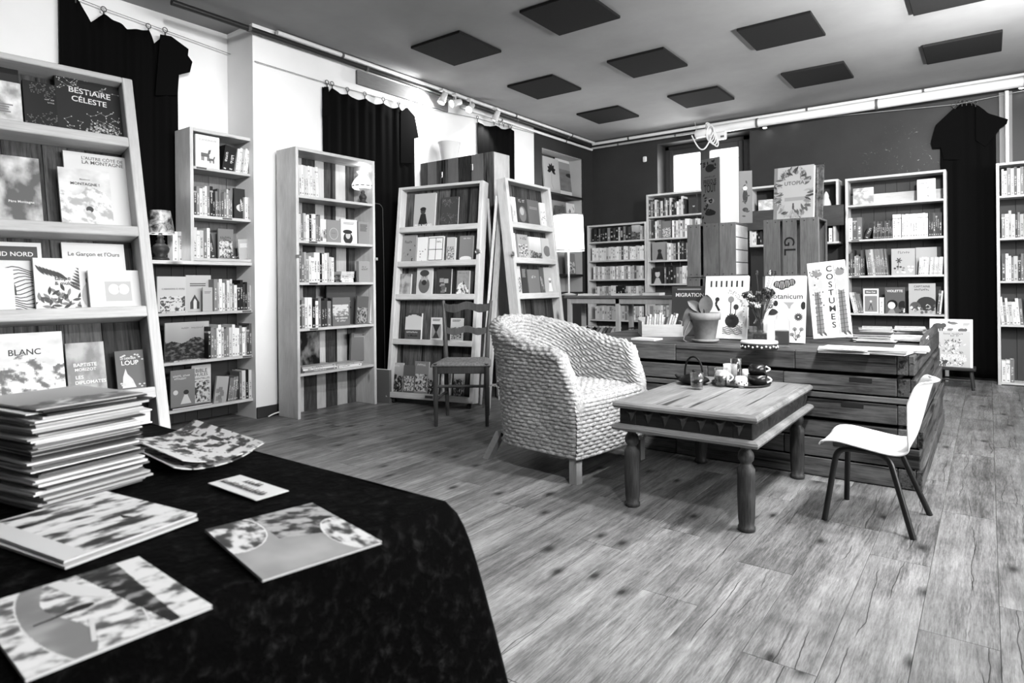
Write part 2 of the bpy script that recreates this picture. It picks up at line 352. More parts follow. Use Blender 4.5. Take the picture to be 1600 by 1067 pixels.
# ------------------------------------------------------------------ ceiling panels
PNL = paint('dark_acoustic_felt', .011, .1, 40., .95); pmm = MB().box(0, 0, -.024, .575, .575, 0, bev=.004).build('ceiling_panel', PNL); pdat = pmm.data; bpy.data.objects.remove(pmm)
edge = {(-4.08, 3.99): 'dark square felt ceiling panel closest to the grey board on the white wall', (-4.08, 6.85): 'dark square ceiling panel nearest the corner niche', (-2.89, 6.83): 'dark square ceiling panel from which the coiled spotlight hangs'}
for X in (-4.08, -2.89, -1.67, -.46, .75):
    for Y in (2.6, 3.99, 5.40, 6.82):
        if X < -4 and Y < 3: continue
        if X > .5 and Y < 6: continue
        o = link('ceiling_panel', pdat); o.location = (X, Y, ZC-.001)
        lb = 'dark square felt panel fixed flat on the ceiling'
        for (ex, ey), t in edge.items():
            if abs(ex-X) < .02 and abs(ey-Y) < .05: lb = t
        tag(o, lb, 'ceiling panel', 'square felt panels on the ceiling')
# ------------------------------------------------------------------ rails, pipes and lamps under the ceiling
WP = plain(.75, .35, .4, name='white_enamel'); DP = plain(.015, .4, .4, name='dark_rail')
def pipe(name, pts, r, m, label, cat='pipe', parts=None):
    t = thing(name, label, cat, Matrix.Translation(pts[0])); q = [Vector(p)-Vector(pts[0]) for p in pts]
    MB().tube(q, r, 14).build('tube', m, t)
    n = max(2, int((q[-1]).length/1.1)); cl = MB()
    for i in range(n): 
        p = q[-1]*((i+.5)/n); d = q[-1].normalized(); cl.tube([p-d*.012, p+d*.012], r*1.18, 14)
    cl.build('clip', plain(.1, .4), t); return t
pipe('heating_pipe', [(-2.95, YB-.12, 3.05), (XR-.02, YB-.12, 3.05)], .052, WP, 'thick white pipe running along the top of the charcoal wall')
pipe('conduit', [(XL+.03, YB-.05, 3.135), (XR-.02, YB-.05, 3.135)], .022, WP, 'thin white conduit above the thick pipe on the charcoal wall')
pipe('conduit', [(XL+.05, YB-.1, 3.06), (-2.95, YB-.1, 3.06)], .016, plain(.4, .4), 'thin grey conduit from the corner to the thick white pipe')
pipe('conduit', [(XL+.05, 3.05, 3.15), (XL+.05, YB-.02, 3.15)], .02, WP, 'white conduit along the edge between white wall and ceiling')
pipe('conduit', [(XL+.035, 5.35, 3.045), (XL+.035, YB-.08, 3.045)], .017, WP, 'lower white conduit beside the wall spotlights')
pipe('curtain_rail', [(XL+.06, 2.2, 3.10), (XL+.06, YB-.2, 3.10)], .022, DP, 'black curtain rail running high along the white wall', 'rail')
g0 = pxx(584, 120, XL); g1 = pxx(690, 152, XL)
tag(MB().box(0, 0, 0, .025, 1.25, .13, bev=.003).build('grey_board', wood('grey_board_wood', .1, .18, 'y', 1., .6, False), None, T(XL+.001, 3.9, 2.945)), 'grey painted board fixed below the black rail on the white wall', 'board')
def spotlight(label, p, aim, power, ang=110):
    t = thing('wall_spotlight', label, 'spotlight', Matrix.Translation(p)); a = (Vector(aim)-Vector(p)).normalized(); M = a.to_track_quat('-Z', 'Y').to_matrix().to_4x4()
    MB().lathe([(.012, .07), (.03, .065), (.034, 0), (.042, -.055), (.038, -.055), (.028, -.01)], 18, M=M, cap=False).build('lamp_head', WP, t)
    MB().lathe([(.0, -.056), (.034, -.05), (.034, -.045)], 18, M=M, cap=False).build('bulb', emit(.9, 14., 'lit_bulb'), t)
    MB().tube([(0, 0, .02), (0, 0, 3.09-p[2])], .008).build('arm', WP, t); MB().box(-.03, -.03, 3.06-p[2], .03, .03, 3.085-p[2], bev=.004).build('bracket', WP, t)
    if power: spot('spotlight_beam', Vector(p)+a*.07, aim, power, ang, .5, .03)
    return t
for i, (x, y, aim, pw, lb) in enumerate(((692, 153, (XL, 4.4, 1.9), 0, 'white spotlight at the end of the grey board'), (712, 160, (XL-.3, 3.3, 2.3), 42, 'white spotlight with the larger lit bulb on the wall rail'), (735, 165, (-4.0, 3.2, 1.2), 0, 'small white spotlight between the two lit wall spotlights'), (775, 171, (XL-.3, 5.6, 2.0), 16, 'white spotlight above the drape hanging behind the plank-backed bookcase'))):
    p = pxx(x, y, XL+.22); p.z = min(p.z, 2.99); spotlight(lb, tuple(p), aim, pw)
for i, (x, y, lb) in enumerate(((1195, 200, 'tiny lit spotlight beside the rear window under the thick white pipe'), (1237, 190, 'tiny lit spotlight under the middle of the thick white pipe'), (1596, 138, 'tiny lit spotlight above the bookcase past the tall black drape'))):
    p = pyy(x, y, YB-.1); t = thing('downlight', lb, 'spotlight', Matrix.Translation(p)); MB().lathe([(.02, .05), (.028, .045), (.03, 0), (.024, .002)], 14, cap=False).build('lamp_head', plain(.1, .4), t); MB().lathe([(0.001, -.004), (.022, .0), (.024, .006)], 14, cap=False).build('bulb', emit(.9, 14., 'lit_bulb'), t); MB().tube([(0, 0, .04), (0, .0, max(.06, 2.99-p.z))], .006).build('arm', DP, t)
# unseen ceiling track added to light the tea corner (above and beside the camera)
tr = thing('added_track_lamp', 'white ceiling track with six spotlights to the right of the tea table', 'track light', T(.3, .6, 3.12)); MB().box(-.02, 0, 0, .02, 4.2, .03, bev=.004).build('track', WP, tr)
for yy, aim, pw in ((.6, (-.95, .45, .75), 65), (.25, (-2.05, 2.9, .5), 115), (2.3, (-1.2, 2.75, .3), 130), (3.4, (-.5, 4.0, .3), 60), (1.3, (-1.3, 4.75, 1.3), 130), (3.9, (-1.2, 8.0, 1.6), 260)):
    p = Vector((.3, .6+yy, 2.98)); d = (Vector(aim)-p).normalized(); M = d.to_track_quat('-Z', 'Y').to_matrix().to_4x4()
    hd = MB().lathe([(.02, .12), (.05, .11), (.06, -.05), (.055, -.05), (.04, .0)], 18, M=M, cap=False).build('lamp_head', WP, tr, T(0, yy, -.14)); MB().lathe([(.001, -.03), (.045, -.03)], 18, M=M, cap=False).build('bulb', emit(.9, 14., 'lit_bulb'), hd)
    MB().tube([(0, 0, 0), (0, 0, .14)], .008, 8).build('arm', WP, hd); spot('added_spot_beam', p+d*.08, aim, pw, 78, .9, .12)
tr = thing('added_track_lamp', 'white ceiling track with four spotlights facing the left-hand bookcases', 'track light', T(-1.15, .2, 3.12)); MB().box(-.02, 0, 0, .02, 2.2, .03, bev=.004).build('track', WP, tr)  # second unseen track, added to brighten the left-hand shelves
for yy, aim, pw in ((.3, (-2.6, .7, 1.3), 13), (.8, (-4.9, 2.0, 2.1), 130), (1.4, (-4.6, 3.2, 1.7), 105), (1.9, (-3.7, 4.4, 1.6), 130)):
    p = Vector((-1.15, .2+yy, 2.98)); d = (Vector(aim)-p).normalized(); M = d.to_track_quat('-Z', 'Y').to_matrix().to_4x4()
    hd = MB().lathe([(.02, .12), (.05, .11), (.06, -.05), (.055, -.05), (.04, .0)], 18, M=M, cap=False).build('lamp_head', WP, tr, T(0, yy, -.14)); MB().lathe([(.001, -.03), (.045, -.03)], 18, M=M, cap=False).build('bulb', emit(.9, 14., 'lit_bulb'), hd)
    MB().tube([(0, 0, 0), (0, 0, .14)], .008, 8).build('arm', WP, hd); spot('added_spot_beam', p+d*.08, aim, pw, 50, .9, .08)
fl_ = thing('added_floor_lamp', 'tall white uplighter beside the shop window', 'lamp', T(1.5, 4.6, 0)); MB().lathe([(.14, 0), (.14, .02), (.02, .035)], 28).build('base', WP, fl_); MB().tube([(0, 0, .03), (0, 0, 1.75)], .014, 12).build('pole', WP, fl_); MB().lathe([(.03, 1.74), (.12, 1.84), (.16, 1.9), (.155, 1.9), (.03, 1.76)], 28, cap=False).build('bowl_shade', WP, fl_); MB().lathe([(.001, 1.8), (.03, 1.8), (.03, 1.83), (.001, 1.85)], 14, cap=False).build('bulb', emit(.9, 14., 'lit_bulb'), fl_)  # unseen uplighter, added to brighten the ceiling on the right
spot('added_uplight_beam', (1.5, 4.6, 1.9), (1.1, 4.8, 3.1), 560, 140, .8, .08)
# white spotlight with a coiled cable hung from the ceiling
p = pyy(1100, 208, 8.05); t = thing('coiled_spotlight', 'white cylindrical spotlight wrapped in its coiled cable before the rear window', 'spotlight', Matrix.Translation(p))
MB().lathe([(.045, -.11), (.055, -.1), (.055, .09), (.04, .11)], 18, M=Matrix.Rotation(PI/2, 4, 'Y')).build('lamp_body', WP, t)
cb = MB()
for k in range(4):
    R0 = .10+.02*k; tl = .3*k; cb.tube([(.1+R0*.5*math.cos(a/20*2*PI+tl), -.05+.02*k, -.03+R0*math.sin(a/20*2*PI)) for a in range(21)], .008, 6)
cb.tube([(-.14+.28*i/16, -.06, -.02-.2*math.sin(PI*i/16)) for i in range(17)], .009, 6); cb.build('cable', WP, t)
MB().tube([(-.1, 0, .05), (-.12, 0, ZC-.03-p.z)], .003, 6).build('hanging_wire', plain(.5, .4), t)
p = pyy(1127, 212, 8.1); tag(MB().box(-.065, -.03, -.05, .065, .03, .05, bev=.01).box(.0, -.034, -.03, .045, -.029, -.005, 1).build('sensor_box', [WP, plain(.1, .5)], None, Matrix.Translation(p)), 'small white sensor box beside the coiled spotlight', 'sensor')
p = pyy(1008, 249, YB-.005); tag(MB().box(-.03, -.025, -.04, .03, 0, .04, bev=.012).build('wall_hook', WP, None, Matrix.Translation(p)), 'small white hook on the charcoal wall left of the window', 'hook')
# pipe post on the back wall at the far right
pp = pyy(1572, 250, YB-.06); t = thing('wall_post', 'grey metal strip with a white pipe on the charcoal wall beside the black drape', 'post', T(pp.x, YB-.001, 0))
MB().box(-.055, -.02, 0, .055, 0, 3.0, bev=.004).build('strip', plain(.2, .5), t); MB().tube([(.01, -.04, 0), (.01, -.04, 3.0)], .018, 12).build('pipe', WP, t)
# ------------------------------------------------------------------ niche contents
def nz(y, x=880): return pxx(x, y, XL).z
for yy, lb in ((303, 'black shelf of the corner niche holding the framed picture'), (348, 'black niche shelf behind the drum lampshade'), (428, 'lowest black shelf of the corner niche')):
    tag(MB().box(NX+.001, NY0+.007, nz(yy)-.03, XL-.005, NY1-.007, nz(yy), bev=.003).build('niche_shelf', plain(.012, .5)), lb, 'shelf')
# ================================================================== bookcases
def bookcase(label, fr, w, h, dep, shelves, th=.026, back='old', base=True, top=True, mat=None, sidem=None, label_strips=()):
    t = thing('bookcase', label, 'bookcase', fr.mat()); P = mat or PINE
    for a in (0, w-th): MB().box(a, 0, 0, a+th, dep, h, bev=.002).build('side_panel', P['z'], t)
    if top: MB().box(th, 0, h-th, w-th, dep, h, bev=.002).build('top_panel', P['x'], t)
    for z in shelves: MB().box(th, .004, z-.022, w-th, dep-.012, z, bev=.002).build('shelf', P['x'], t)
    if back:
        x = th; i = 0
        while x < w-th-.01:
            bw = min(random.uniform(.09, .15), w-th-x); bw = bw if w-th-x-bw > .04 else w-th-x
            m = OLD['z'] if back == 'old' else (P['z'] if i % 2 else OLD['z']) if back == 'mix' else plain(.05, .7) if back == 'dark' else wood('pale_back', .12, .24, 'z', 1., .6)
            MB().box(x+.0015, dep-.012, 0 if back == 'mix' else .02, x+bw-.0015, dep, h-(th if top else 0), bev=.001).build('back_plank', m, t); x += bw; i += 1
    for (a, z) in label_strips: MB().box(a, -.0015, z-.016, a+.075, .004, z-.004).build('shelf_label', plain(.1, .5), t)
    return t
TH = .026
# pine bookcase with the milk-glass lamp
F2 = Frame((-4.40, 3.028, 0), PI/2)
Z2 = [F2.hit(466, y)[1] for y in (304, 375, 441, 514, 585)]
B2 = bookcase('tall pine bookcase with milk-glass lamp on its top shelf', F2, .815, 2.175, .265, Z2, TH, 'mix', label_strips=[(.12, z) for z in Z2[1:4]])
# two stacked bookcases in the wall recess
F1 = Frame((-4.76, 1.98, 0), PI/2); W1 = 2.896-1.98
ZT1 = F1.hit(398, 410)[1]
Z1 = [F1.hit(395, y)[1] for y in (484, 554, 622)]
B1 = bookcase('low wide pine bookcase carrying a narrower one and a marbled-shade lamp', F1, W1, ZT1, .245, Z1, TH, 'dark', label_strips=[(W1-.12, z) for z in Z1[:2]])
F1u = Frame((-4.765, 2.373, ZT1), PI/2)
Z1u = [F1u.hit(395, y)[1] for y in (272, 343)]
B1u = bookcase('narrow pine bookcase standing on top of a lower bookcase', F1u, .523, 2.262-ZT1, .232, Z1u+[.024], TH, 'pale', label_strips=[(.05, Z1u[0]), (.25, Z1u[1])])
# tall bookcase turned with its plank back to the room
t = thing('bookcase', 'tall bookcase turned with its striped plank back to the room', 'bookcase', T(-4.70, 4.72, 0))
ZTB = 2.32; x = 0; i = 0
for bw in (.10, .125, .16, .135, .17, .15, .12):
    MB().box(x+.001, 0, .0, x+bw-.001, .018, ZTB, bev=.0015).build('back_plank', OLD['z'] if i % 2 == 0 else wood('grey_plank', .13, .22, 'z', 1., .6, True), t); x += bw; i += 1
XE = x
MB().box(XE-.026, .018, 0, XE, .26, ZTB, bev=.002).build('side_panel', PINE['z'], t); MB().box(0, .018, 0, .026, .26, ZTB, bev=.002).build('side_panel', PINE['z'], t)
for z in (.1, .55, 1.0, 1.45, 1.9, ZTB): MB().box(.026, .018, z-.025, XE-.026, .26, z, bev=.002).build('shelf', PINE['x'], t)
for hx, hz in ((.30, 2.17), (.70, 2.2)): MB().box(hx-.012, -.006, hz-.03, hx+.012, 0, hz+.03, bev=.002).build('hinge', STEEL, t)
# back-wall bookcases
def XZ(x, y, Y): p = pyy(x, y, Y); return p.x, p.z
YS = 8.06
def wall_case(label, x0, x1, top, shelf_y, xr, dep=.22, h=None, back='dark', strips=()):
    o = (x0, YS, 0); f = Frame(o, 0.); zs = [f.hit(xr, y)[1] for y in shelf_y]; return f, zs, bookcase(label, f, x1-x0, top, dep, zs, TH, back, label_strips=[(a, zs[i]) for a, i in strips])
FA, ZA, BA = wall_case('low pine bookcase of pale paperbacks in the charcoal corner', -4.66, -3.735, 1.905, (376, 406, 436, 466), 965)
FB, ZB, BB = wall_case('pine bookcase beneath the rear window', -3.73, -2.80, 2.267, (336, 371, 406, 443), 1050)
FC, ZC_, BC = wall_case('pine bookcase of comics to the left of the tall black drape', -1.294, -.345, 2.22, (321, 375, 431, 489), 1325, strips=((.06, 1), (.06, 2)))
FD, ZD, BD = wall_case('pine bookcase to the right of the tall black drape', .07, 1.0, 2.23, (306, 372, 439, 507), 1562, back='dark')
MB().box(TH, .2, ZC_[0], .949-TH, .215, ZC_[0]+.13, bev=.002).build('back_rail', PINE['x'], BC)
# wall shelf of two cubbies with a dark fascia
FE = Frame((-2.37, 8.1, 0), 0.); t = thing('wall_shelf', 'two-tier pine wall shelf with a dark board across it behind the crates', 'shelf', FE.mat()); WE = 1.0
za, zb, zc = 1.935, 2.212, 1.52
for a in (0, .3, WE-TH): MB().box(a, 0, za, a+TH, .245, zb, bev=.002).build('divider', PINE['z'], t)
MB().box(0, 0, zb, WE, .245, zb+.024, bev=.002).build('top_panel', PINE['x'], t); MB().box(0, 0, za-.024, WE, .245, za, bev=.002).build('shelf', PINE['x'], t)
MB().box(0, 0, zc-.024, WE, .245, zc, bev=.002).build('shelf', PINE['x'], t); MB().box(.94, 0, zc, .94+TH, .245, za-.024, bev=.002).build('divider', PINE['z'], t); MB().box(0, .0, zc, TH, .245, za-.024, bev=.002).build('divider', PINE['z'], t)
MB().box(-.1, -.04, 1.70, WE+.06, -.005, 1.935, bev=.003).build('fascia_board', wood('charcoal_board', .03, .06, 'x', 1., .6, False), t)
MB().box(TH, .235, za, WE-TH, .244, zb).build('back_panel', plain(.03, .7), t)
# ================================================================== leaning book displays
def display(label, fr, w, h, ledges, castors=False, nb=7, dep=.10, lt=.05):
    t = thing('book_display', label, 'display stand', fr.mat()); q = .038
    for a in (0, w-q): MB().box(a, 0, 0, a+q, dep, h, bev=.003).build('side_rail', PINE['z'], t)
    MB().box(q, 0, h-.024, w-q, dep, h, bev=.003).build('top_rail', PINE['x'], t); MB().box(q, 0, 0, w-q, dep, .05, bev=.003).build('bottom_ledge', PINE['x'], t)
    for l in ledges: MB().box(q, 0, l-lt, w-q, dep-.015, l, bev=.003).build('ledge', PINE['x'], t)
    x = q; bw = (w-2*q)/nb
    for i in range(nb):
        r = random.uniform(-.012, .012) if i < nb-1 else 0; MB().box(x+.001, dep-.014, .02, q+bw*(i+1)+r-.001, dep, h-.01, bev=.001).build('back_plank', OLD['z'], t); x = q+bw*(i+1)+r
    e = fr.e; lean = math.acos(min(1, e.z)); L_ = h*.92
    for a in (0, w-.03):                        # prop leg hinged near the top, foot on the floor behind
        top = Vector((a+.015, dep+.02, h*.93)); zt = (fr.mat() @ top).z; 
        hb = Vector((fr.b.x, fr.b.y, 0)).normalized(); ft = fr.mat() @ top + hb*.20; ft.z = 0.002; foot = fr.mat().inverted() @ ft
        MB().tube([top, foot], .016, 4, smooth=False).build('prop_leg', PINE['z'], t)
    if castors:
        for a in (.06, w-.06):
            c = fr.mat().inverted() @ (fr.pt(a, 0, .05)); z0 = fr.o.z
            MB().lathe([(.0, -.012), (.022, -.012), (.026, 0), (.022, .012), (0, .012)], 14, M=Matrix.Translation((a, .05, -z0+.028)) @ Matrix.Rotation(PI/2, 4, 'Y')).build('castor', BLACK, t)
    return t
FM = Frame((-4.366, 3.913, .055), math.radians(11.478), math.radians(6.94)); LM = [1.555, 1.235, .934, .528]
DM = display('leaning pine book display with plank back beside the straw-seated chair', FM, .897, 1.934, LM, True)
FR_ = Frame((-3.095, 4.349, .055), PI/2+math.radians(2.76), math.radians(6.22)); LR = [1.556, 1.246, .933, .528]
DR = display('leaning pine book display side-on behind the wicker armchair', FR_, .754, 1.934, LR, True)
A = EYE+ray(242, 440)*(2.4/FPX); yaw_n, lean_n = math.radians(4.68), math.radians(15.02); WN = 1.25
dN = Vector((math.sin(yaw_n), math.cos(yaw_n), 0)); bN = Vector((-math.cos(yaw_n), math.sin(yaw_n), 0)); eN = Uv*math.cos(lean_n)+bN*math.sin(lean_n)
fN = A-eN*((A.z-.03)/eN.z)-dN*WN; FN = Frame(fN, PI/2-yaw_n, lean_n)
LN = [FN.hit(x, y)[1] for x, y in ((215, 216.5), (228, 354), (240, 477), (254, 602))]; HN = FN.hit(207, 124)[1]
DN = display('large leaning pine book display with picture books behind the velvet table', FN, WN, HN, LN+[LN[-1]-.32], False, 9, .10, .04)
for fr, px_, w in ((FM, 752, .897), (FR_, 788, .754)): pass
# metal clasps on the displays
for t, M in ((DM, (.897, -.0, 1.30)), (DR, (0.0, -.0, 1.27))):
    c = MB(); c.box(M[0]-.03, -.008, M[2]-.012, M[0]+.012, 0, M[2]+.012, bev=.002); c.tube([(M[0]-.02+.02*math.cos(a/12*2*PI), -.012, M[2]+.02*math.sin(a/12*2*PI)) for a in range(13)], .003, 6); c.build('metal_clasp', STEEL, t)
for z, x in ((1.30, .815), (1.30, 0.)): MB().box(x-.012, -.01, z-.012, x+.02, .0, z+.012, bev=.002).build('hinge', STEEL, B2)
# pale board leaning between the two displays
tp = FM.pt(.975, 1.80, .15); bt = FM.pt(.945, .0, .12); bt.z = .0
tag(MB().add([(bt.x, bt.y, .0), (bt.x+.05, bt.y, .0), (bt.x+.05, bt.y+.02, 0), (bt.x, bt.y+.02, 0), (tp.x, tp.y, tp.z), (tp.x+.05, tp.y, tp.z), (tp.x+.05, tp.y+.02, tp.z), (tp.x, tp.y+.02, tp.z)], [[3, 2, 1, 0], [4, 5, 6, 7], [0, 1, 5, 4], [1, 2, 6, 5], [2, 3, 7, 6], [3, 0, 4, 7]]).build('leaning_board', PINE['z']), 'narrow pale board leaning between the two plank-backed displays', 'board')
# ================================================================== central counter of stacked reclaimed boxes
CW = wood('reclaimed_board_x', .006, .14, 'x', .8, .65, True, .6, .7, .06); CWY = wood('reclaimed_board_y', .006, .14, 'y', .8, .65, True, .6, .7, .06)
CX0, CX1, CY0, CY1, CZ = -2.35, -.30, 3.75, 5.70, .68
cnt = thing('display_counter', 'low counter of stacked reclaimed wooden boxes loaded with books', 'counter', T(0, 0, 0))
lay = [0, .105, .212, .318, .425, .462, .572, CZ]
offs = [.028, .022, .034, .018, .004, .008, 0.0]
for i in range(len(lay)-1):
    z0, z1 = lay[i]+.004, lay[i+1]-.004-(.012 if i in (2, 5) else 0); o = offs[i]; xs = CX1-.075 if i not in (1, 4) else CX1+o
    x = CX0
    for xe in ((-1.55+.1*(i % 3)), -.86-.06*(i % 2), xs):
        MB().box(x+.001, CY0-random.uniform(0, .006), z0, xe-.001, CY0+.03, z1, bev=.004).build('board', CW, cnt); x = xe
    if xs < CX1: MB().box(xs+.001, CY0-.002, z0, CX1+o-.026, CY0+.05, z1, bev=.004).build('corner_block', CWY, cnt)
    y = CY0
    for ye in (4.85+.12*(i % 2), CY1-.02*(i % 3)):
        MB().box(CX1+o-.025, y+.001-(.002 if y == CY0 else 0), z0, CX1+o+random.uniform(0, .004), ye-.001, z1, bev=.004).build('board', CWY, cnt); y = ye
    if i in (1, 3, 5, 2): MB().box(-.69+.02*i, CY0-.008, z1-.03, -.585+.02*i, CY0-.003, z1-.006, bev=.001).build('hand_hole', BLACK, cnt)
MB().box(CX0, CY0+.05, .0, CX1-.08, CY1-.03, CZ-.03).build('inner_carcass', plain(.008, .9), cnt)
y = CY0+.031; n = 0
while y < CY1-.02:
    MB().box(CX0, y+.001, CZ-.028, CX1-.03, min(y+.19, CY1)-.001, CZ-.002-.001*(n % 2), bev=.003).build('top_board', CW, cnt); y += .19; n += 1
MB().box(CX1-.025, CY0+.03, CZ, CX1, CY1, CZ+.0, ) if False else None
MB().prism([(4.35, CZ-.002), (CY1, CZ-.002), (CY1, CZ+.05), (4.75, CZ+.045), (4.45, CZ+.03)], .022, 'x', 0, None, CX1-.024).build('end_lip', CWY, cnt)
MB().box(CX0, CY1-.03, 0, CX1, CY1, CZ-.03, bev=.003).build('rear_board', CW, cnt); MB().box(CX0, CY0+.03, 0, CX0+.025, CY1-.03, CZ-.03, bev=.003).build('end_board', CWY, cnt)
# ================================================================== apple crates on the counter
CRW = wood('crate_wood', .07, .19, 'z', 1., .7, True, .3, .3); CRL = wood('lit_crate_wood', .5, .75, 'x', 1., .7, True, .2, .3)  # second wood: crate wood with bright side light painted into its colour
def crate(label, M, w=.37, d=.30, h=.39, nslat=3, side=CRW, gl=False, open_side=False):
    t = thing('wooden_crate', label, 'crate', M); sw = (w-.02*(nslat-1))/nslat
    if not open_side: ws = [(0, .105), (.125, .245), (.247, w)]
    else: ws = [(0, .115), (.13, .225), (.245, w)]
    for k, yy in ((0, 0), (1, d-.01)):
        for a, b in ws:
            s = MB().box(a+.001, yy, 0, b-.001, yy+.01, h, bev=.0015).build('slat', CRW, t)
            if k == 0:
                nl = MB()
                for zz in (.02, h-.02):
                    for xx in (a+.03, b-.03): nl.lathe([(.0, -.0015), (.004, -.001), (.004, 0)], 8, M=Matrix.Translation((xx, yy, zz)) @ Matrix.Rotation(-PI/2, 4, 'X') , cap=False)
                nl.build('nail', BLACK, s)
    for zz in (0, h-.014): MB().box(0, .01, zz, w, d-.01, zz+.014, bev=.001).build('end_board', CRW, t)
    n = 4
    for i in range(n):
        z0 = .014+(h-.028)*i/n
        if not open_side: MB().box(w-.01, .01, z0+.002, w, d-.01, z0+(h-.028)/n-.004, bev=.001).build('side_slat', side, t)
        MB().box(0, .01, z0+.002, .01, d-.01, z0+(h-.028)/n-.004, bev=.001).build('side_slat', CRW, t)
    if open_side:
        for yy in (.01, d-.03): MB().box(w-.012, yy, .014, w, yy+.02, h-.014, bev=.001).build('corner_batten', CRW, t)
    return t
def at_y(px_, py_, Y): p = pyy(px_, py_, Y); return p
CRY = 4.72
pL = at_y(1074, 433, CRY); pR = at_y(1193, 433, CRY+.02); hb = (pL.z-CZ)-.002
c1 = crate('lower crate of the stack with a dark animal book on top', T(pL.x-.01, CRY+.01, CZ), .38, .30, hb, side=CRL)
c2 = crate('upper crate with a pale side carrying the dark animal book', T(pL.x, CRY, CZ+hb+.001), .37, .30, .40, side=CRL)
c3 = crate('lower crate of the stack marked with stencilled letters', T(pR.x-.01, CRY+.03, CZ), .38, .30, hb)
c4 = crate('upper crate with one open side and stencilled letters on a slat', T(pR.x, CRY+.02, CZ+hb+.001), .365, .30, .40, open_side=True)
CRTOP = CZ+hb+.401; CR1 = pL; CR2 = pR
# ================================================================== carved coffee table
def coffee_table():
    x0, x1, y0, y1, z = -1.425, -.765, 2.69, 3.72, .50
    t = thing('coffee_table', 'carved wooden coffee table with turned legs before the wicker armchair', 'table', T((x0+x1)/2, (y0+y1)/2, 0)); w, l = (x1-x0)/2, (y1-y0)/2
    top = wood('worn_table_top', .12, .28, 'y', .7, .5, True, .25, .3, .02); dark = wood('dark_carved', .005, .022, 'x', 1., .5, False, .1, .3); mould = wood('rubbed_moulding', .06, .30, 'x', 1.4, .5, False, .1, .4); mould_y = wood('rubbed_moulding_y', .05, .22, 'y', 1.4, .5, False, .1, .4)
    n = 4; bw = 2*(w-.03)/n
    for i in range(n): MB().box(-w+.03+bw*i+.0008, -l+.03, z-.03, -w+.03+bw*(i+1)-.0008, l-.03, z, bev=.0015).build('top_plank', top, t)
    def ring(hw, hl, prof, name, m):      # moulded frame: profile of (outwards, z)
        b = MB(); c = [(-1, -1), (1, -1), (1, 1), (-1, 1)]; np_ = len(prof); vs = [Vector((sx*(hw+o), sy*(hl+o), zz)) for sx, sy in c for o, zz in prof]
        fs = [[k*np_+i, ((k+1) % 4)*np_+i, ((k+1) % 4)*np_+(i+1) % np_, k*np_+(i+1) % np_] for k in range(4) for i in range(np_)]
        return b.add(vs, fs).build(name, m, t, fix=True)
    ring(w-.03, l-.03, [(0, z), (.02, z), (.03, z-.008), (.033, z-.018), (.026, z-.03), (0, z-.03)], 'edge_moulding', mould)
    ring(w-.075, l-.075, [(.05, z-.031), (.05, z-.105), (.0, z-.105), (0, z-.031)], 'apron', dark)
    ring(w-.06, l-.06, [(.05, z-.105), (.062, z-.112), (.066, z-.122), (.06, z-.134), (.02, z-.14), (0, z-.105)], 'lower_moulding', mould)
    tri = MB(); a0, a1 = z-.1, z-.036
    def spike(c, u, nrm, s):       # pyramid carved in the apron
        p = [c-u*s+Vector((0, 0, a1)), c+u*s+Vector((0, 0, a1)), c+Vector((0, 0, a0)), c+nrm*.014+Vector((0, 0, (a0+2*a1)/3))]; tri.add(p, [[0, 2, 3], [2, 1, 3], [1, 0, 3]])
    ny = 14
    for i in range(ny):
        yy = -l+.04+(2*l-.08)*(i+.5)/ny; spike(Vector((w-.025, yy, 0)), Vector((0, 1, 0)), Vector((1, 0, 0)), .034); spike(Vector((-w+.025, yy, 0)), Vector((0, 1, 0)), Vector((-1, 0, 0)), .034)
    nx = 7
    for i in range(nx):
        xx = -w+.04+(2*w-.08)*(i+.5)/nx; spike(Vector((xx, -l+.025, 0)), Vector((1, 0, 0)), Vector((0, -1, 0)), .03); spike(Vector((xx, l-.025, 0)), Vector((1, 0, 0)), Vector((0, 1, 0)), .03)
    tri.build('carved_triangles', wood('carving_wood', .008, .05, 'z', 1., .5, False), t, fix=True)
    leg = wood('turned_leg', .005, .075, 'z', 1.2, .5, False, .1, .5)
    prof = [(.030, .0), (.036, .004), (.036, .02), (.031, .024), (.034, .05), (.037, .15), (.036, .235), (.037, .24), (.037, .262), (.024, .283), (.022, .29), (.031, .30), (.034, .315), (.03, .333), (.02, .345), (.024, .355), (.036, .362)]
    for sx in (-1, 1):
        for sy in (-1, 1):
            lg = MB().lathe(prof, 18).build('leg', leg, t, T(sx*(w-.065), sy*(l-.065), 0)); MB().box(-.042, -.042, .36, .042, .042, z-.033, bev=.004).build('leg_block', dark, lg)
    return t
coffee_table()
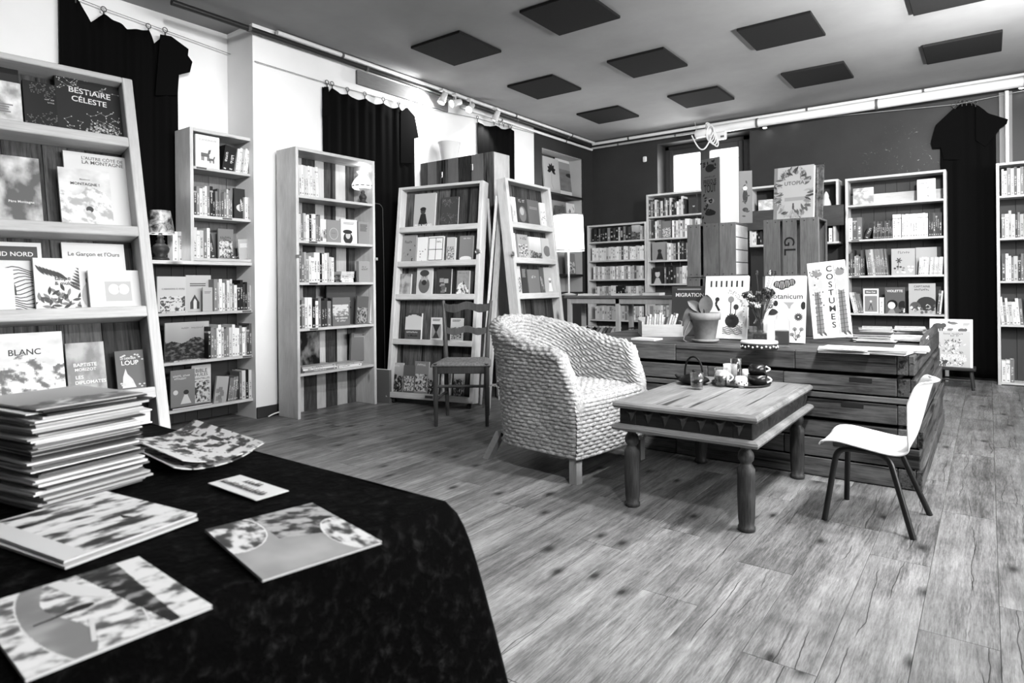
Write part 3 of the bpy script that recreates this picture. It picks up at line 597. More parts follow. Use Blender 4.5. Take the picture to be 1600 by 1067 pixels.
# ================================================================== wicker armchair
def wicker():
    m, nt, b = newmat('wicker_rope'); v, _ = coords(nt, False); n = noise(nt, v, 70., 4., .7); col = ramp(nt, n, [(.25, .13), (.5, .42), (.75, .70)])
    n2 = noise(nt, v, 5., 3.); col = mixg(nt, 1., col, ramp(nt, n2, [(.3, .75), (.7, 1.1)]), 'MULTIPLY'); L(nt, col, b.inputs['Base Color']); b.inputs['Roughness'].default_value = .55; setspec(b, .25); bump(nt, b, noise(nt, v, 220., 3., .7), .5, .003); return m
def armchair():
    t = thing('wicker_armchair', 'woven wicker tub armchair at the carved coffee table', 'armchair', T(-2.02, 3.235, 0, math.radians(-6))); W = wicker()
    hw, zb, ROW = .345, .135, .0205
    xf, xb = .345, -.375
    # plan path of the tub wall's outer face: arm tip -> back -> other arm tip
    path = []
    rad = .30
    pts = [(xf, -hw)]
    for i in range(1, 9): pts.append((xf-(xf-(xb+rad))*i/8, -hw))
    for i in range(1, 25): a = -PI/2-PI/2*i/24; pts.append((xb+rad+rad*math.cos(a), -(hw-rad)+rad*math.sin(a)))
    for i in range(1, 9): pts.append((xb, -(hw-rad)+2*(hw-rad)*i/8))
    for i in range(1, 25): a = PI-PI/2*i/24; pts.append((xb+rad+rad*math.cos(a), (hw-rad)+rad*math.sin(a)))
    for i in range(1, 9): pts.append((xb+rad+(xf-xb-rad)*i/8, hw))
    P = [Vector((a, b, 0)) for a, b in pts]; cum = [0]
    for a, b in zip(P, P[1:]): cum.append(cum[-1]+(b-a).length)
    LEN = cum[-1]
    def at(u):
        s = max(0, min(1, u))*LEN; i = 0
        while i < len(cum)-2 and cum[i+1] < s: i += 1
        f = (s-cum[i])/(cum[i+1]-cum[i]); p = P[i].lerp(P[i+1], f)
        i0, i1 = max(i-1, 0), min(i+2, len(P)-1); d = (P[i1]-P[i0]).normalized(); return p, Vector((-d.y, d.x, 0))
    def ss(a, b, x): q = max(0, min(1, (x-a)/(b-a))); return q*q*(3-2*q)
    rnd = [random.random() for _ in range(4096)]
    def weave(s, q, ph=0):        # s: metres along strand, q: metres across strands
        r = q/ROW; k = math.floor(r); fr = r-k; prof = math.sqrt(max(0, 1-(2*fr-1)**2))
        st = .062; al = s/st+.5*(k % 2)+.3*rnd[(k*7) % 4096]; c = math.cos(2*PI*al); jit = rnd[(int(math.floor(al))*31+k*17) % 4096]
        return .013*prof*(.74+.26*c)+.005*prof*(jit-.5)+.0035*rnd[(k*13) % 4096]*0
    NU, NV = 520, 430; TW = .085; AC = {}
    def wall(u, v):
        AC[u] = AC.get(u) or at(u); base, nrm = AC[u]; base = base.copy(); m = 1-abs(2*u-1)           # m: 0 at arm tips, 1 at the back
        zt = .705+.155*ss(.12, 1., m)-.03*ss(.0, .12, .12-m)
        # arm tips are pulled back at the top and rounded
        hgt = zt-zb; so = hgt-TW/2; arc = PI*TW/2; si = zt-.40-TW/2; tot = so+arc+si; q = v*tot
        flare = .09*ss(.45, 1, m)+.035*(1-ss(.45, 1, m))
        def out(z): f = (z-zb)/(zt-zb); return flare*f*f*1.1-.02*(1-f)*ss(.5, 1, m)
        if q < so:
            z = zb+q; off = out(z); nz_ = 0; no = 1.
        elif q < so+arc:
            a = (q-so)/(TW/2); z = zt-TW/2+TW/2*math.sin(a); off = out(zt)-TW/2+TW/2*math.cos(a); no = math.cos(a); nz_ = math.sin(a)
        else:
            z = zt-TW/2-(q-so-arc); off = out(zt)-TW-(.03*(q-so-arc)/max(si, .01)); no = -1.; nz_ = 0
        # soft rounding of the front ends
        tipd = min(u, 1-u)*LEN; rr = .045
        if tipd < rr: k = math.sqrt(max(0, 1-((rr-tipd)/rr)**2)); off_mid = out(min(z, zt))-TW/2; off = off_mid+(off-off_mid)*k
        w_ = weave(u*LEN, q)*(1 if tipd >= rr else k); p = base+nrm*(off+no*w_); p.z = z+nz_*w_
        # arms slope back towards the top at the front
        back = (.085*ss(.42, .72, z)*ss(.5, .0, min(u, 1-u)*LEN/.5*.5) if False else .085*ss(.44, .70, z)*max(0, 1-min(u, 1-u)*LEN/.35))
        p.x -= back
        return p
    MB().grid(wall, NU, NV).build('woven_shell', W, t)
    def front(u, v):              # front apron: slightly bowed, woven, rolls over onto the seat
        y = -hw-.012+(2*hw+.024)*u; so = .31-.03; q = v*(so+.07); bow = .022*(1-(2*u-1)**2); w_ = weave(y+3, q)
        sag = -.03*(1-abs(2*u-1)**2)*0
        if q < so: return Vector((xf-.02+bow+w_+.01*math.sin(PI*q/so), y, zb-.005+q))
        a = (q-so)/.045; return Vector((xf-.02+bow-.045+(.045+w_)*math.cos(a), y, zb-.005+so+(.045+w_)*math.sin(a)))
    MB().grid(front, 220, 190).build('front_apron', W, t)
    def seat(u, v):
        x = xb+.03+(xf-.048+.026*(1-(2*v-1)**2)-xb-.03)*u; y = -hw+.03+(2*hw-.06)*v; w_ = weave(y+3, x+2); dome = .02*(1-(2*v-1)**2); return Vector((x, y, .445+dome*(1-u**6)+w_*(1-.6*u**6)+(0.012*u)-.012*u**10))
    MB().grid(seat, 330, 160).build('woven_seat', W, t)
    MB().box(xb+.1, -hw+.06, zb+.02, xf-.05, hw-.06, zb+.04).build('bottom_panel', plain(.01, .9), t)
    LG = wood('chair_leg_wood', .22, .36, 'z', 1., .5, False)
    for x, y, dx, dy in ((xf-.045, -hw+.03, 0, 0), (xf-.045, hw-.03, 0, 0), (xb+.04, -hw+.13, -.07, -.05), (xb+.04, hw-.13, -.07, .05)):
        MB().add([Vector((x+sx*.024+dx*(1-k), y+sy*.024+dy*(1-k), k*.17)) for k in (0, 1) for sx, sy in ((-1, -1), (1, -1), (1, 1), (-1, 1))], [[3, 2, 1, 0], [4, 5, 6, 7], [0, 1, 5, 4], [1, 2, 6, 5], [2, 3, 7, 6], [3, 0, 4, 7]]).build('leg', LG, t)
    return t
armchair()
# ================================================================== white plastic child's chair
def kid_chair():
    o = Vector((-.404, 3.239, 0)); t = thing('plastic_chair', "white moulded plastic child's chair on black tube legs", 'chair', T(o.x, o.y, 0)); WPL = plain(.82, .35, .4, name='white_plastic')
    # profile in (x,z): front lip (towards -x) -> seat -> back (+x)
    prof = [(-.205, .325), (-.19, .343), (-.165, .354), (-.12, .357), (-.04, .347), (.04, .337), (.09, .337), (.125, .350), (.147, .38), (.163, .43), (.178, .49), (.192, .55), (.205, .60), (.213, .622), (.225, .632), (.237, .63)]
    def cr(i, f):
        g = lambda k: Vector((prof[max(0, min(len(prof)-1, k))][0], 0, prof[max(0, min(len(prof)-1, k))][1])); p0, p1, p2, p3 = g(i-1), g(i), g(i+1), g(i+2)
        return .5*((2*p1)+(p2-p0)*f+(2*p0-5*p1+4*p2-p3)*f*f+(3*p1-p0-3*p2+p3)*f*f*f)
    def shell(u, v, th=0.):
        s = u*(len(prof)-1); i = min(int(s), len(prof)-2); p = cr(i, s-i); y = 2*v-1
        hw = .178+.012*math.sin(PI*min(1, u*1.3)) - .03*max(0, u-.62)/.38 - (.016 if u < .06 else 0); 
        if u > .9: hw -= .05*((u-.9)/.1)**2
        seatk = max(0, 1-u/.42); backk = max(0, (u-.5)/.5); edge = abs(y)**4
        z = p.z; x = p.x
        z += .022*edge*seatk*(1-seatk*.4) ; x -= .075*abs(y)**2.2*min(1, backk*2.2)*(1-.35*backk); z += .0
        rim = max(0, abs(y)-.9)/.1; z -= .008*rim*rim*(1-backk); x += .010*rim*rim*backk
        return Vector((x, y*hw, z))
    g = MB().grid(shell, 60, 30); sh = g.build('seat_shell', WPL, t); md = sh.modifiers.new('t', 'SOLIDIFY'); md.thickness = .006; md.offset = 0
    BT = plain(.008, .35, .4, name='black_tube')
    for (fx, fy), (bx, by), s in (((-.589, 3.077), (-.253, 3.046), -1), ((-.557, 3.429), (-.218, 3.405), 1)):
        f = Vector((fx, fy, 0))-o; b = Vector((bx, by, 0))-o; a = Vector((-.135, s*.135, .325)); c = Vector((.06, s*.135, .318)); pth = [f]
        for (p0, p1, p2) in ((f, a+(a-f)*0, c),): pass
        def fil(p0, p1, p2, r, n=7):
            d0 = (p0-p1).normalized(); d1 = (p2-p1).normalized(); q0, q1 = p1+d0*r, p1+d1*r; return [(1-k)**2*q0+2*k*(1-k)*p1+k*k*q1 for k in [i/n for i in range(n+1)]]
        pth = [f]+fil(f, a, c, .055)+fil(a, c, b, .055)+[b]
        MB().tube(pth, .0125, 12).build('leg_frame', BT, t)
    MB().tube([(-.05, -.135, .322), (-.05, .135, .322)], .01, 10).build('cross_tube', BT, t); MB().tube([(.045, -.135, .318), (.045, .135, .318)], .01, 10).build('cross_tube', BT, t)
kid_chair()
# ================================================================== rustic chair with straw seat
def straw_chair():
    a = pz(677, 667); b = pz(772, 667); d = (b-a).normalized(); ang = math.atan2(d.y, d.x); w = .42
    t = thing('straw_chair', 'old wooden chair with straw seat and scalloped ladder back', 'chair', T(a.x, a.y, 0, ang)); DW = wood('chair_wood', .035, .10, 'z', 1., .4, False)
    for x in (.018, w-.018): MB().tube([(x, .018, 0), (x, .018, .2), (x, .018, .47)], [.013, .018, .021], 10).build('front_leg', DW, t)
    for x, s in ((.045, -1), (w-.045, 1)):
        MB().tube([(x+.0*s, .43, 0), (x, .385, .25), (x, .37, .47), (x+.012*s, .40, .72), (x+.03*s, .455, .93)], [.014, .018, .019, .017, .013], 10).build('back_leg', DW, t)
    def slat(z, hgt, yy, x0, x1, lift):
        n = 24; up = []; lo = []
        for i in range(n+1):
            f = i/n; x = x0+(x1-x0)*f; wv = lift*math.exp(-((f-.5)/.2)**2)+.02*(abs(2*f-1)**4)+.008*math.exp(-((abs(2*f-1)-.62)/.12)**2); up.append((x, z+hgt+wv+.0)); lo.append((x, z+wv*.75-.012*math.exp(-((abs(2*f-1)-.6)/.16)**2)))
        MB().prism(up+lo[::-1], .016, 'y', 0, Matrix.Translation((0, yy, 0)) ).build('back_slat', DW, t)
    slat(.835, .055, .425, .03, w-.03, .035); slat(.655, .045, .385, .05, w-.05, .03)
    st = paint('straw', .22, .4, 60., .7)
    def seat(u, v):
        y = -.005+.39*v; hw = .225-.03*v; x = w/2+(2*u-1)*hw; e = min(min(u, 1-u), min(v, 1-v)); k = min(1, e/.12); z = .455+.028*math.sqrt(k)-.012*k*math.exp(-((u-.5)**2+(v-.5)**2)*8); m = (u-.5, v-.5); row = (abs(m[0]) if abs(m[0]) > abs(m[1]) else abs(m[1])); return Vector((x, y, z+.0022*math.sin(row*150)))
    s = MB().grid(seat, 70, 70).build('straw_seat', st, t); md = s.modifiers.new('t', 'SOLIDIFY'); md.thickness = .02; md.offset = -1
    for q in ((.018, .006, w-.018, .03), ): MB().box(q[0], q[1], .395, q[2], q[3], .455, bev=.004).build('seat_rail', DW, t)
    for x in (.03, w-.05): MB().box(x, .03, .40, x+.02, .37, .45, bev=.004).build('seat_rail', DW, t)
    MB().box(.06, .36, .40, w-.06, .38, .45, bev=.004).build('seat_rail', DW, t)
    for z in (.17, .30): MB().tube([(.018, .018, z), (w-.018, .018, z)], .011, 8).build('stretcher', DW, t) if z > .2 else None
    for x0, x1 in ((.018, .045), (w-.018, w-.045)): MB().tube([(x0, .018, .2), (x1, .395, .2)], .011, 8).build('stretcher', DW, t)
    MB().tube([(.045, .395, .24), (w-.045, .395, .24)], .011, 8).build('stretcher', DW, t)
straw_chair()
# ================================================================== velvet-covered table in the foreground
TX0, TX1, TY0, TY1, TZ = -2.0, -.635, -.35, .685, .735
def velvet():
    m, nt, b = newmat('crushed_black_velvet'); v, _ = coords(nt, False); n = noise(nt, v, 55., 5., .65, .3); col = ramp(nt, n, [(.5, .0004), (.6, .004), (.75, .018)]); L(nt, col, b.inputs['Base Color']); b.inputs['Roughness'].default_value = .75; setspec(b, .04)
    b.inputs['Sheen Weight'].default_value = .0; b.inputs['Sheen Roughness'].default_value = .35; bump(nt, b, n, .6, .006); return m
VEL = velvet()
t = thing('table', 'trestle table hidden beneath the black velvet cloth', 'table', T((TX0+TX1)/2, (TY0+TY1)/2, 0)); hw, hl = (TX1-TX0)/2-.01, (TY1-TY0)/2-.01
MB().box(-hw, -hl, TZ-.03, hw, hl, TZ-.006, bev=.004).build('table_top', PINE['x'], t)
for sx in (-1, 1):
    for sy in (-1, 1): MB().box(sx*(hw-.06)-.02, sy*(hl-.06)-.02, 0, sx*(hw-.06)+.02, sy*(hl-.06)+.02, TZ-.03, bev=.003).build('leg', PINE['z'], t)
cl = MB(); N = 60
def ctop(u, v): return Vector((TX0+(TX1-TX0)*u, TY0+(TY1-TY0)*v, TZ+.0015*math.sin(u*23)*math.sin(v*31)))
cl.grid(ctop, N, N)
per = []
cn = [(TX1, TY0), (TX1, TY1), (TX0, TY1), (TX0, TY0)]
rc = .03
def perim(s):      # rounded rectangle outline, s in 0..4
    k = int(s) % 4; f = s-int(s); a = Vector(cn[k]); b = Vector(cn[(k+1) % 4]); return a.lerp(b, f), ((b-a).normalized())
NS = 400
def skirt(u, v):
    p, d = perim(u*3.9999); nr = Vector((d.y, -d.x)); k = int(u*3.9999) % 4; f = u*3.9999-int(u*3.9999); ll = (TX1-TX0) if k in (1, 3) else (TY1-TY0)
    dist = min(f, 1-f)*ll; corner = math.exp(-(dist/.12)**2)
    fold = math.sin(u*78)*.5+math.sin(u*141+1)*.3
    z = (TZ+.001)*(1-v)+.004*v; h = v
    out = .012*(1-math.exp(-h*30))+h*(.03+.03*fold)+corner*(.035*math.sqrt(h)+.09*h)
    if dist < .0005: pass
    diag = nr.copy()
    cvec = Vector((0, 0))
    if dist < .15:
        c = cn[(k+1) % 4] if f > .5 else cn[k]; cc = Vector((1 if c[0] == TX1 else -1, 1 if c[1] == TY1 else -1)).normalized(); diag = (nr*(1-corner)+cc*corner*1.15)
    q = p+diag*out; return Vector((q.x, q.y, z-(.012*(1-math.exp(-h*25)))*0))
cl.grid(skirt, NS, 40)
tag(cl.build('velvet_tablecloth', VEL), 'black crushed velvet cloth draped over the foreground table', 'tablecloth')
# ================================================================== high console behind the armchair
YC = 6.35
c0 = pyy(886, 462, YC); c1_ = pyy(1052, 462, YC)
t = thing('console', 'rustic wooden console under the glowing drum lamp', 'console', T(c0.x, YC, 0)); W_ = c1_.x-c0.x; ZK = c0.z
for i in range(3): MB().box(-.03, -.02+.13*i, ZK-.03, W_+.03, -.02+.13*(i+1)-.002, ZK, bev=.003).build('top_plank', wood('console_top', .08, .2, 'x', 1., .6), t)
PW_ = wood('console_frame', .35, .55, 'z', 1., .6)
for x in (0, W_-.05, W_*.48):
    MB().box(x, 0, 0, x+.05, .04, ZK-.03, bev=.003).build('leg', PW_, t); MB().box(x, .32, 0, x+.05, .36, ZK-.03, bev=.003).build('leg', PW_, t)
MB().box(.05, 0, ZK-.09, W_-.05, .03, ZK-.031, bev=.003).build('rail', PW_, t); MB().box(.0, .04, ZK-.55, W_, .36, ZK-.53, bev=.003).build('shelf', PW_, t)
CONS = (c0.x, W_, ZK)
# ================================================================== black drapes on a line
def drape(label, Fr, cols, zbot, rings, flaps=(), amp=.018, group=None):
    """cols: (along, top z) samples of the scalloped top edge"""
    t = thing('black_drape', label, 'curtain', Fr.mat()); a0, a1 = cols[0][0], cols[-1][0]
    def top(a):
        for (p, q), (r, s) in zip(cols, cols[1:]):
            if a <= r: f = (a-p)/(r-p) if r > p else 0; sag = .0; return q+(s-q)*f
        return cols[-1][1]
    def surf(u, v):
        a = a0+(a1-a0)*u; zt = top(a); z = zt+(zbot-zt)*v; return Vector((a, amp*math.sin(a*34)*(.35+.65*v)+amp*.6*math.sin(a*61+1), z))
    s = MB().grid(surf, 140, 24).build('cloth', BLKCLOTH, t); md = s.modifiers.new('t', 'SOLIDIFY'); md.thickness = .004
    rg = []
    for a, z in rings:
        o = MB().tube([(a+.018*math.cos(k/12*2*PI), 0, z+.026+.018*math.sin(k/12*2*PI)) for k in range(13)], .0035, 6).tube([(a, 0, z+.008), (a, 0, z-.02)], .005, 6).build('ring_clip', plain(.05, .3, .5), t)
    for pts, y in flaps: s = MB().prism(pts, .006, 'y', 0, None, y).build('folded_flap', BLKCLOTH, t)
    return t
def sag(pts, n=8, depth=.05):
    out = []
    for (a, z), (b, w_) in zip(pts, pts[1:]):
        for i in range(n): f = i/n; out.append((a+(b-a)*f, z+(w_-z)*f-depth*min(1, (b-a)/.25)*math.sin(PI*f)))
    return out+[pts[-1]]
# first drape, in the wall recess
G1 = Frame((-5.05, 0, 0), PI/2)
def g(fr, *pp): return [fr.hit(*p) for p in pp]
tp = g(G1, (92, -30), (125, 2), (140, 36), (162, 22), (200, 45), (232, 48), (241, 68), (258, 55))
rp = g(G1, (118, 0), (162, 20), (232, 46), (258, 52))
fl_ = g(G1, (248, 55), (265, 58), (292, 78), (291, 88), (298, 98), (294, 114), (277, 118), (275, 150), (240, 150))
drape('black drape with a sleeve-like corner hanging behind the large book display', G1, tp+g(G1, (277, 118)), .1, rp, [(fl_, -.028)])
# second drape
G2 = Frame((-4.695, 0, 0), PI/2)
pk = g(G2, (504, 135), (512, 146), (519, 137), (543, 147), (571, 154), (599, 161), (624, 167), (629, 175), (633, 170), (647, 182))
tp = sag(pk[2:7], 8, .035); tp = pk[:2]+tp+pk[7:]
rp = g(G2, (511, 133), (519, 135), (543, 144), (570, 151), (599, 159), (623, 165), (633, 167))
fl1 = g(G2, (635, 168), (647, 182), (653, 215), (646, 217), (646, 255), (625, 255), (625, 175)); fl2 = g(G2, (505, 136), (512, 136), (516, 180), (503, 183), (503, 170))
drape('black drape with scalloped top edge hanging between bookcase and leaning display', G2, tp, .06, rp, [(fl1, -.012), (fl2, -.012)], .007)
tp = sag(g(G2, (746, 190), (775, 196), (797, 200)), 8, .03)+g(G2, (803, 205))
drape('black drape hanging behind the plank-backed bookcase', G2, tp, 1.0, g(G2, (746, 187), (772, 193), (780, 194), (787, 196), (795, 198), (799, 199)), (), .007)
# tall drape on the back wall
G3 = Frame((0, 8.31, 0), 0.)
tp = g(G3, (1469, 200), (1485, 182), (1493, 170), (1500, 163), (1520, 161), (1530, 166), (1545, 178), (1556, 200))
fa = g(G3, (1490, 170), (1462, 196), (1455, 222), (1458, 232), (1470, 231), (1475, 250), (1500, 250), (1500, 172)); fb = g(G3, (1525, 165), (1545, 178), (1575, 187), (1573, 194), (1562, 202), (1552, 215), (1540, 230), (1525, 220))
drape('tall black drape with drooping corners on the charcoal wall', G3, tp, .03, g(G3, (1490, 168), (1497, 165), (1503, 163), (1510, 162), (1518, 162), (1524, 164)), [(fa, -.022), (fb, -.022)], .009)
MB().tube([G3.pt(*G3.hit(1507, 182), -.045), G3.pt(*G3.hit(1509, 188), -.045), G3.pt(*G3.hit(1514, 193), -.045)], .004, 6)
# hanging lines
l1 = [G1.pt(*G1.hit(118, -4)), G1.pt(*G1.hit(162, 13)), G1.pt(*G1.hit(232, 38)), G1.pt(*G1.hit(367, 87)), G2.pt(*G2.hit(400, 96)), G2.pt(*G2.hit(511, 130)), G2.pt(*G2.hit(624, 161)), G2.pt(*G2.hit(746, 185)), G2.pt(*G2.hit(836, 209))]
tag(MB().tube(l1, .0028, 6).build('hanging_line', plain(.2, .5)), 'thin line the black drapes hang from along the white wall', 'line')
l2 = [(-4.0, 8.22, 2.98), G3.pt(*G3.hit(1280, 184)), G3.pt(*G3.hit(1495, 163)), G3.pt(*G3.hit(1598, 142)), (1.2, 8.2, 3.0)]
tag(MB().tube(l2[1:], .0028, 6).build('hanging_line', plain(.4, .5)), 'thin line stretched across the charcoal wall below the thick pipe', 'line')
# ================================================================== books
from mathutils import noise as MN
TONE = {'w': ('white', .74, .06), 'p': ('pale grey', .48, .05), 'g': ('grey', .2, .7), 'm': ('dark grey', .09, .6), 'd': ('charcoal', .035, .55), 'k': ('black', .008, .6)}
def book_mesh(k):
    n, g_, i_ = TONE[k]; b = MB(); b.box(0, 0, 0, .1, 1, 1, 0); b.box(.9, 0, 0, 1, 1, 1, 0); b.box(.1, 0, 0, .9, .03, 1, 0); b.box(.1, .03, .012, .9, .975, .985, 1)
    o = b.build('book', [spine_mat(n.replace(' ', '_')+'_spine', g_, i_), PAGE]); d = o.data; bpy.data.objects.remove(o); return d
BM = {k: book_mesh(k) for k in TONE}
def scale(M, x, y, z): return M @ Matrix.Diagonal((x, y, z, 1))
def row(fr, ts, x0, x1, yp, tones, h, where, dep=.15, k=.015, lean=0., var=.12, noun='book', jit=.008, sameh=False):
    """spines standing side by side on a shelf, from pixel x0 to x1"""
    a0 = fr.hit(x0, yp, k)[0]; a1 = fr.hit(x1, yp, k)[0]; ws = [random.uniform(.7, 1.35) for _ in tones]; s = (a1-a0)/sum(ws); a = a0
    for c, w_ in zip(tones, ws):
        th = w_*s; hh = h*(1 if sameh else random.uniform(1-var, 1)); kk = k+random.uniform(0, jit)
        M = fr.mat(a, ts+.0008+(math.sin(-lean)*0 if lean >= 0 else math.sin(-lean)*th), kk, lean) if lean else fr.mat(a, ts+.0008, kk)
        if lean > 0: M = fr.mat(a, ts+.0008+math.sin(lean)*th*math.cos(lean), kk, lean)
        if lean < 0: M = fr.mat(a, ts+.0008, kk, lean)
        o = link('book', BM[c]); o.matrix_world = scale(M, th*.97, dep*random.uniform(.88, 1), hh)
        tag(o, '%s-spined %s %s' % (TONE[c][0], noun, where), 'book', where); a += th/math.cos(lean)
STUFF = MB()
def stuff_row(fr, ts, x0, x1, yp, tones, h, dep=.13, k=.02, var=.1):
    a0 = fr.hit(x0, yp, k)[0]; a1 = fr.hit(x1, yp, k)[0]; ws = [random.uniform(.7, 1.35) for _ in tones]; s = (a1-a0)/sum(ws); a = a0
    for c, w_ in zip(tones, ws):
        th = w_*s*.96; hh = h*random.uniform(1-var, 1); M = fr.mat(a, ts+.001, k+random.uniform(0, .008)); n = len(STUFF.v); g_ = TONE[c][1]*random.uniform(.75, 1.15)
        vs = [M @ Vector((x, y, z)) for x in (0, th) for y in (0, dep) for z in (0, hh)]
        STUFF.add(vs, [[0, 1, 3, 2], [4, 6, 7, 5], [0, 4, 5, 1], [2, 3, 7, 6], [0, 2, 6, 4], [1, 5, 7, 3]], 0, g_)
        ik = TONE[c][2]
        for j in range(random.randint(1, 3)):
            z0 = random.uniform(.1, .75)*hh; z1 = min(hh*.95, z0+random.uniform(.06, .2)*hh); vs = [M @ Vector((x, -.0006, z)) for x, z in ((th*.25, z0), (th*.75, z0), (th*.75, z1), (th*.25, z1))]; STUFF.add(vs, [[0, 1, 2, 3]], 0, g_*.4+ik*.6)
        a += w_*s
# ---- covers shown face-out
def text_mesh(s, g_, par, x, z, width=None, height=None, y=-.0012, name='title', rot=0., shear=0., xscale=1., bold=.012):
    c = bpy.data.curves.new('t', 'FONT'); c.body = s; c.size = 1; c.shear = shear; c.offset = bold; c.resolution_u = 3; c.fill_mode = 'FRONT' if False else 'BOTH'
    o = bpy.data.objects.new('t', c); me = bpy.data.meshes.new_from_object(o); bpy.data.objects.remove(o); bpy.data.curves.remove(c)
    vs = [v.co for v in me.vertices]
    if not vs: return
    x0, x1 = min(v.x for v in vs), max(v.x for v in vs); y0, y1 = min(v.y for v in vs), max(v.y for v in vs)
    if width and height: sx, sy = width/(x1-x0), height/(y1-y0)
    elif width: sx = sy = width/(x1-x0)
    else: sx = sy = height/(y1-y0)
    sx *= xscale; cr, sr = math.cos(rot), math.sin(rot)
    for v in me.vertices:
        a, b = (v.co.x-(x0+x1)/2)*sx, (v.co.y-(y0+y1)/2)*sy; v.co = Vector((x+a*cr-b*sr, y, z+a*sr+b*cr))
    me.materials.append(plain(g_, .45, .3, name='letter_ink_%d' % int(g_*100))); return link(name, me, par)
def fbm(x, y, o=4, s=0.): return MN.fractal(Vector((x, y, s*7.3+1.1)), 1., 2., o)*.5+.5
def raster(b, x0, z0, x1, z1, fn, nx=30, nz=40, y=-.0004):
    if x1-x0 > .14: nx, nz = int(nx*1.6), int(nz*1.6)
    for i in range(nx):
        for j in range(nz):
            u0, u1, v0, v1 = i/nx, (i+1)/nx, j/nz, (j+1)/nz; b.poly([(x0+(x1-x0)*u0, z0+(z1-z0)*v0), (x0+(x1-x0)*u1, z0+(z1-z0)*v0), (x0+(x1-x0)*u1, z0+(z1-z0)*v1), (x0+(x1-x0)*u0, z0+(z1-z0)*v1)], max(.003, min(.85, fn((u0+u1)/2, (v0+v1)/2))), y)
def disc(b, cx, cz, rx, rz, g_, y=-.0008, n=18, a0=0., a1=2*PI): b.poly([(cx+rx*math.cos(a0+(a1-a0)*i/n), cz+rz*math.sin(a0+(a1-a0)*i/n)) for i in range(n)], g_, y)
def stroke(b, pts, wd, g_, y=-.0009):
    for (xa, za), (xb, zb_) in zip(pts, pts[1:]):
        dx, dz = xb-xa, zb_-za; l = math.hypot(dx, dz) or 1; nx, nz_ = -dz/l*wd/2, dx/l*wd/2; b.poly([(xa-nx, za-nz_), (xb-nx, zb_-nz_), (xb+nx, zb_+nz_), (xa+nx, za+nz_)], g_, y)
def leaf(b, x, z, l, wd, ang, g_, y=-.0009):
    c, s_ = math.cos(ang), math.sin(ang); pts = []
    for i in range(7): f = i/6; pts.append((f*l, wd*math.sin(PI*f)))
    for i in range(5, 0, -1): f = i/6; pts.append((f*l, -wd*math.sin(PI*f)))
    b.poly([(x+p*c-q*s_, z+p*s_+q*c) for p, q in pts], g_, y)
def lines(b, w_, h, z0, n, g_, x0=.15, x1=.85, lh=.022, y=-.001):
    r = random.Random(int(w_*9999)+n)
    for i in range(n):
        e = x1-r.uniform(0, .3)*(x1-x0); b.poly([(w_*x0, z0-i*lh*1.8), (w_*e, z0-i*lh*1.8), (w_*e, z0-i*lh*1.8+lh), (w_*x0, z0-i*lh*1.8+lh)], g_, y)
# art styles: each draws on MB b for a cover w x h with seed s
def a_peaks(b, w_, h, s, sky=.6, lo=.05, hi=.8, base=.35):
    def fn(u, v):
        r = base+.35*fbm(u*2.2, s, 5, s)-.1+.2*(1-abs(2*u-1)) - .1
        if v > r: return sky*(.75+.5*fbm(u*3, v*5, 4, s+2))
        n = fbm(u*7+v*3, v*9, 6, s+1); return lo+(hi-lo)/(1+math.exp(-24*(n-.45)))
    raster(b, 0, 0, w_, h, fn)
def a_photo(b, w_, h, s, lo=.01, hi=.5, horizon=.55, sky=.5):
    def fn(u, v):
        r = horizon+.12*(fbm(u*2, 0, 3, s)-.5)*2
        if v > r: return sky*(.6+.6*(v-r))
        n = fbm(u*9, v*14, 4, s); return lo+(hi-lo)*max(0, n-.45)*2.2
    raster(b, 0, 0, w_, h, fn)
def a_cloudy(b, w_, h, s, lo=.1, hi=.8): raster(b, 0, 0, w_, h, lambda u, v: lo+(hi-lo)*max(0, min(1, (fbm(u*2.5, v*2.5, 5, s)-.3)*2.2)))
def a_floral(b, w_, h, s, dark=.02, mid=.2, n=26, ring=True):
    r = random.Random(s)
    for i in range(n):
        if ring: a = r.uniform(0, 2*PI); x, z = w_*(.5+.42*math.cos(a)), h*(.5+.42*math.sin(a))
        else: x, z = w_*r.uniform(.1, .9), h*r.uniform(.05, .7)
        leaf(b, x, z, w_*r.uniform(.1, .2), w_*r.uniform(.02, .045), r.uniform(0, 2*PI), r.choice((dark, mid, dark)), -.0009-i*.00001)
def a_figure(b, w_, h, s, g1=.02, g2=.4):
    r = random.Random(s); x = w_*r.uniform(.4, .6); b.poly([(x-w_*.22, h*.06), (x+w_*.24, h*.06), (x+w_*.12, h*.4), (x-w_*.1, h*.4)], g1, -.0008); disc(b, x, h*.48, w_*.12, w_*.13, g2, -.0009); disc(b, x, h*.54, w_*.14, w_*.08, g1, -.001)
def a_blocks(b, w_, h, s, lo=.05, hi=.6):
    r = random.Random(s)
    for i in range(9): x, z = r.uniform(0, .7)*w_, r.uniform(.03, .55)*h; b.poly([(x, z), (min(w_, x+.28*w_), z), (min(w_, x+.28*w_), z+.16*h), (x, z+.16*h)], r.uniform(lo, hi), -.0006-i*.00004)
def a_scrub(b, w_, h, s, lo=.03, hi=.6): raster(b, w_*.08, h*.06, w_*.92, h*.6, lambda u, v: lo+(hi-lo)/(1+math.exp(-18*(fbm(u*8, v*8, 5, s)-.48))), 22, 26)
def a_wave(b, w_, h, s, g1=.03):
    for i in range(14):
        stroke(b, [(w_*j/12, h*(.03+.045*i)+h*.04*math.sin(j*.9+i*.5+s)) for j in range(13)], h*.012, g1, -.0006-i*.00003)
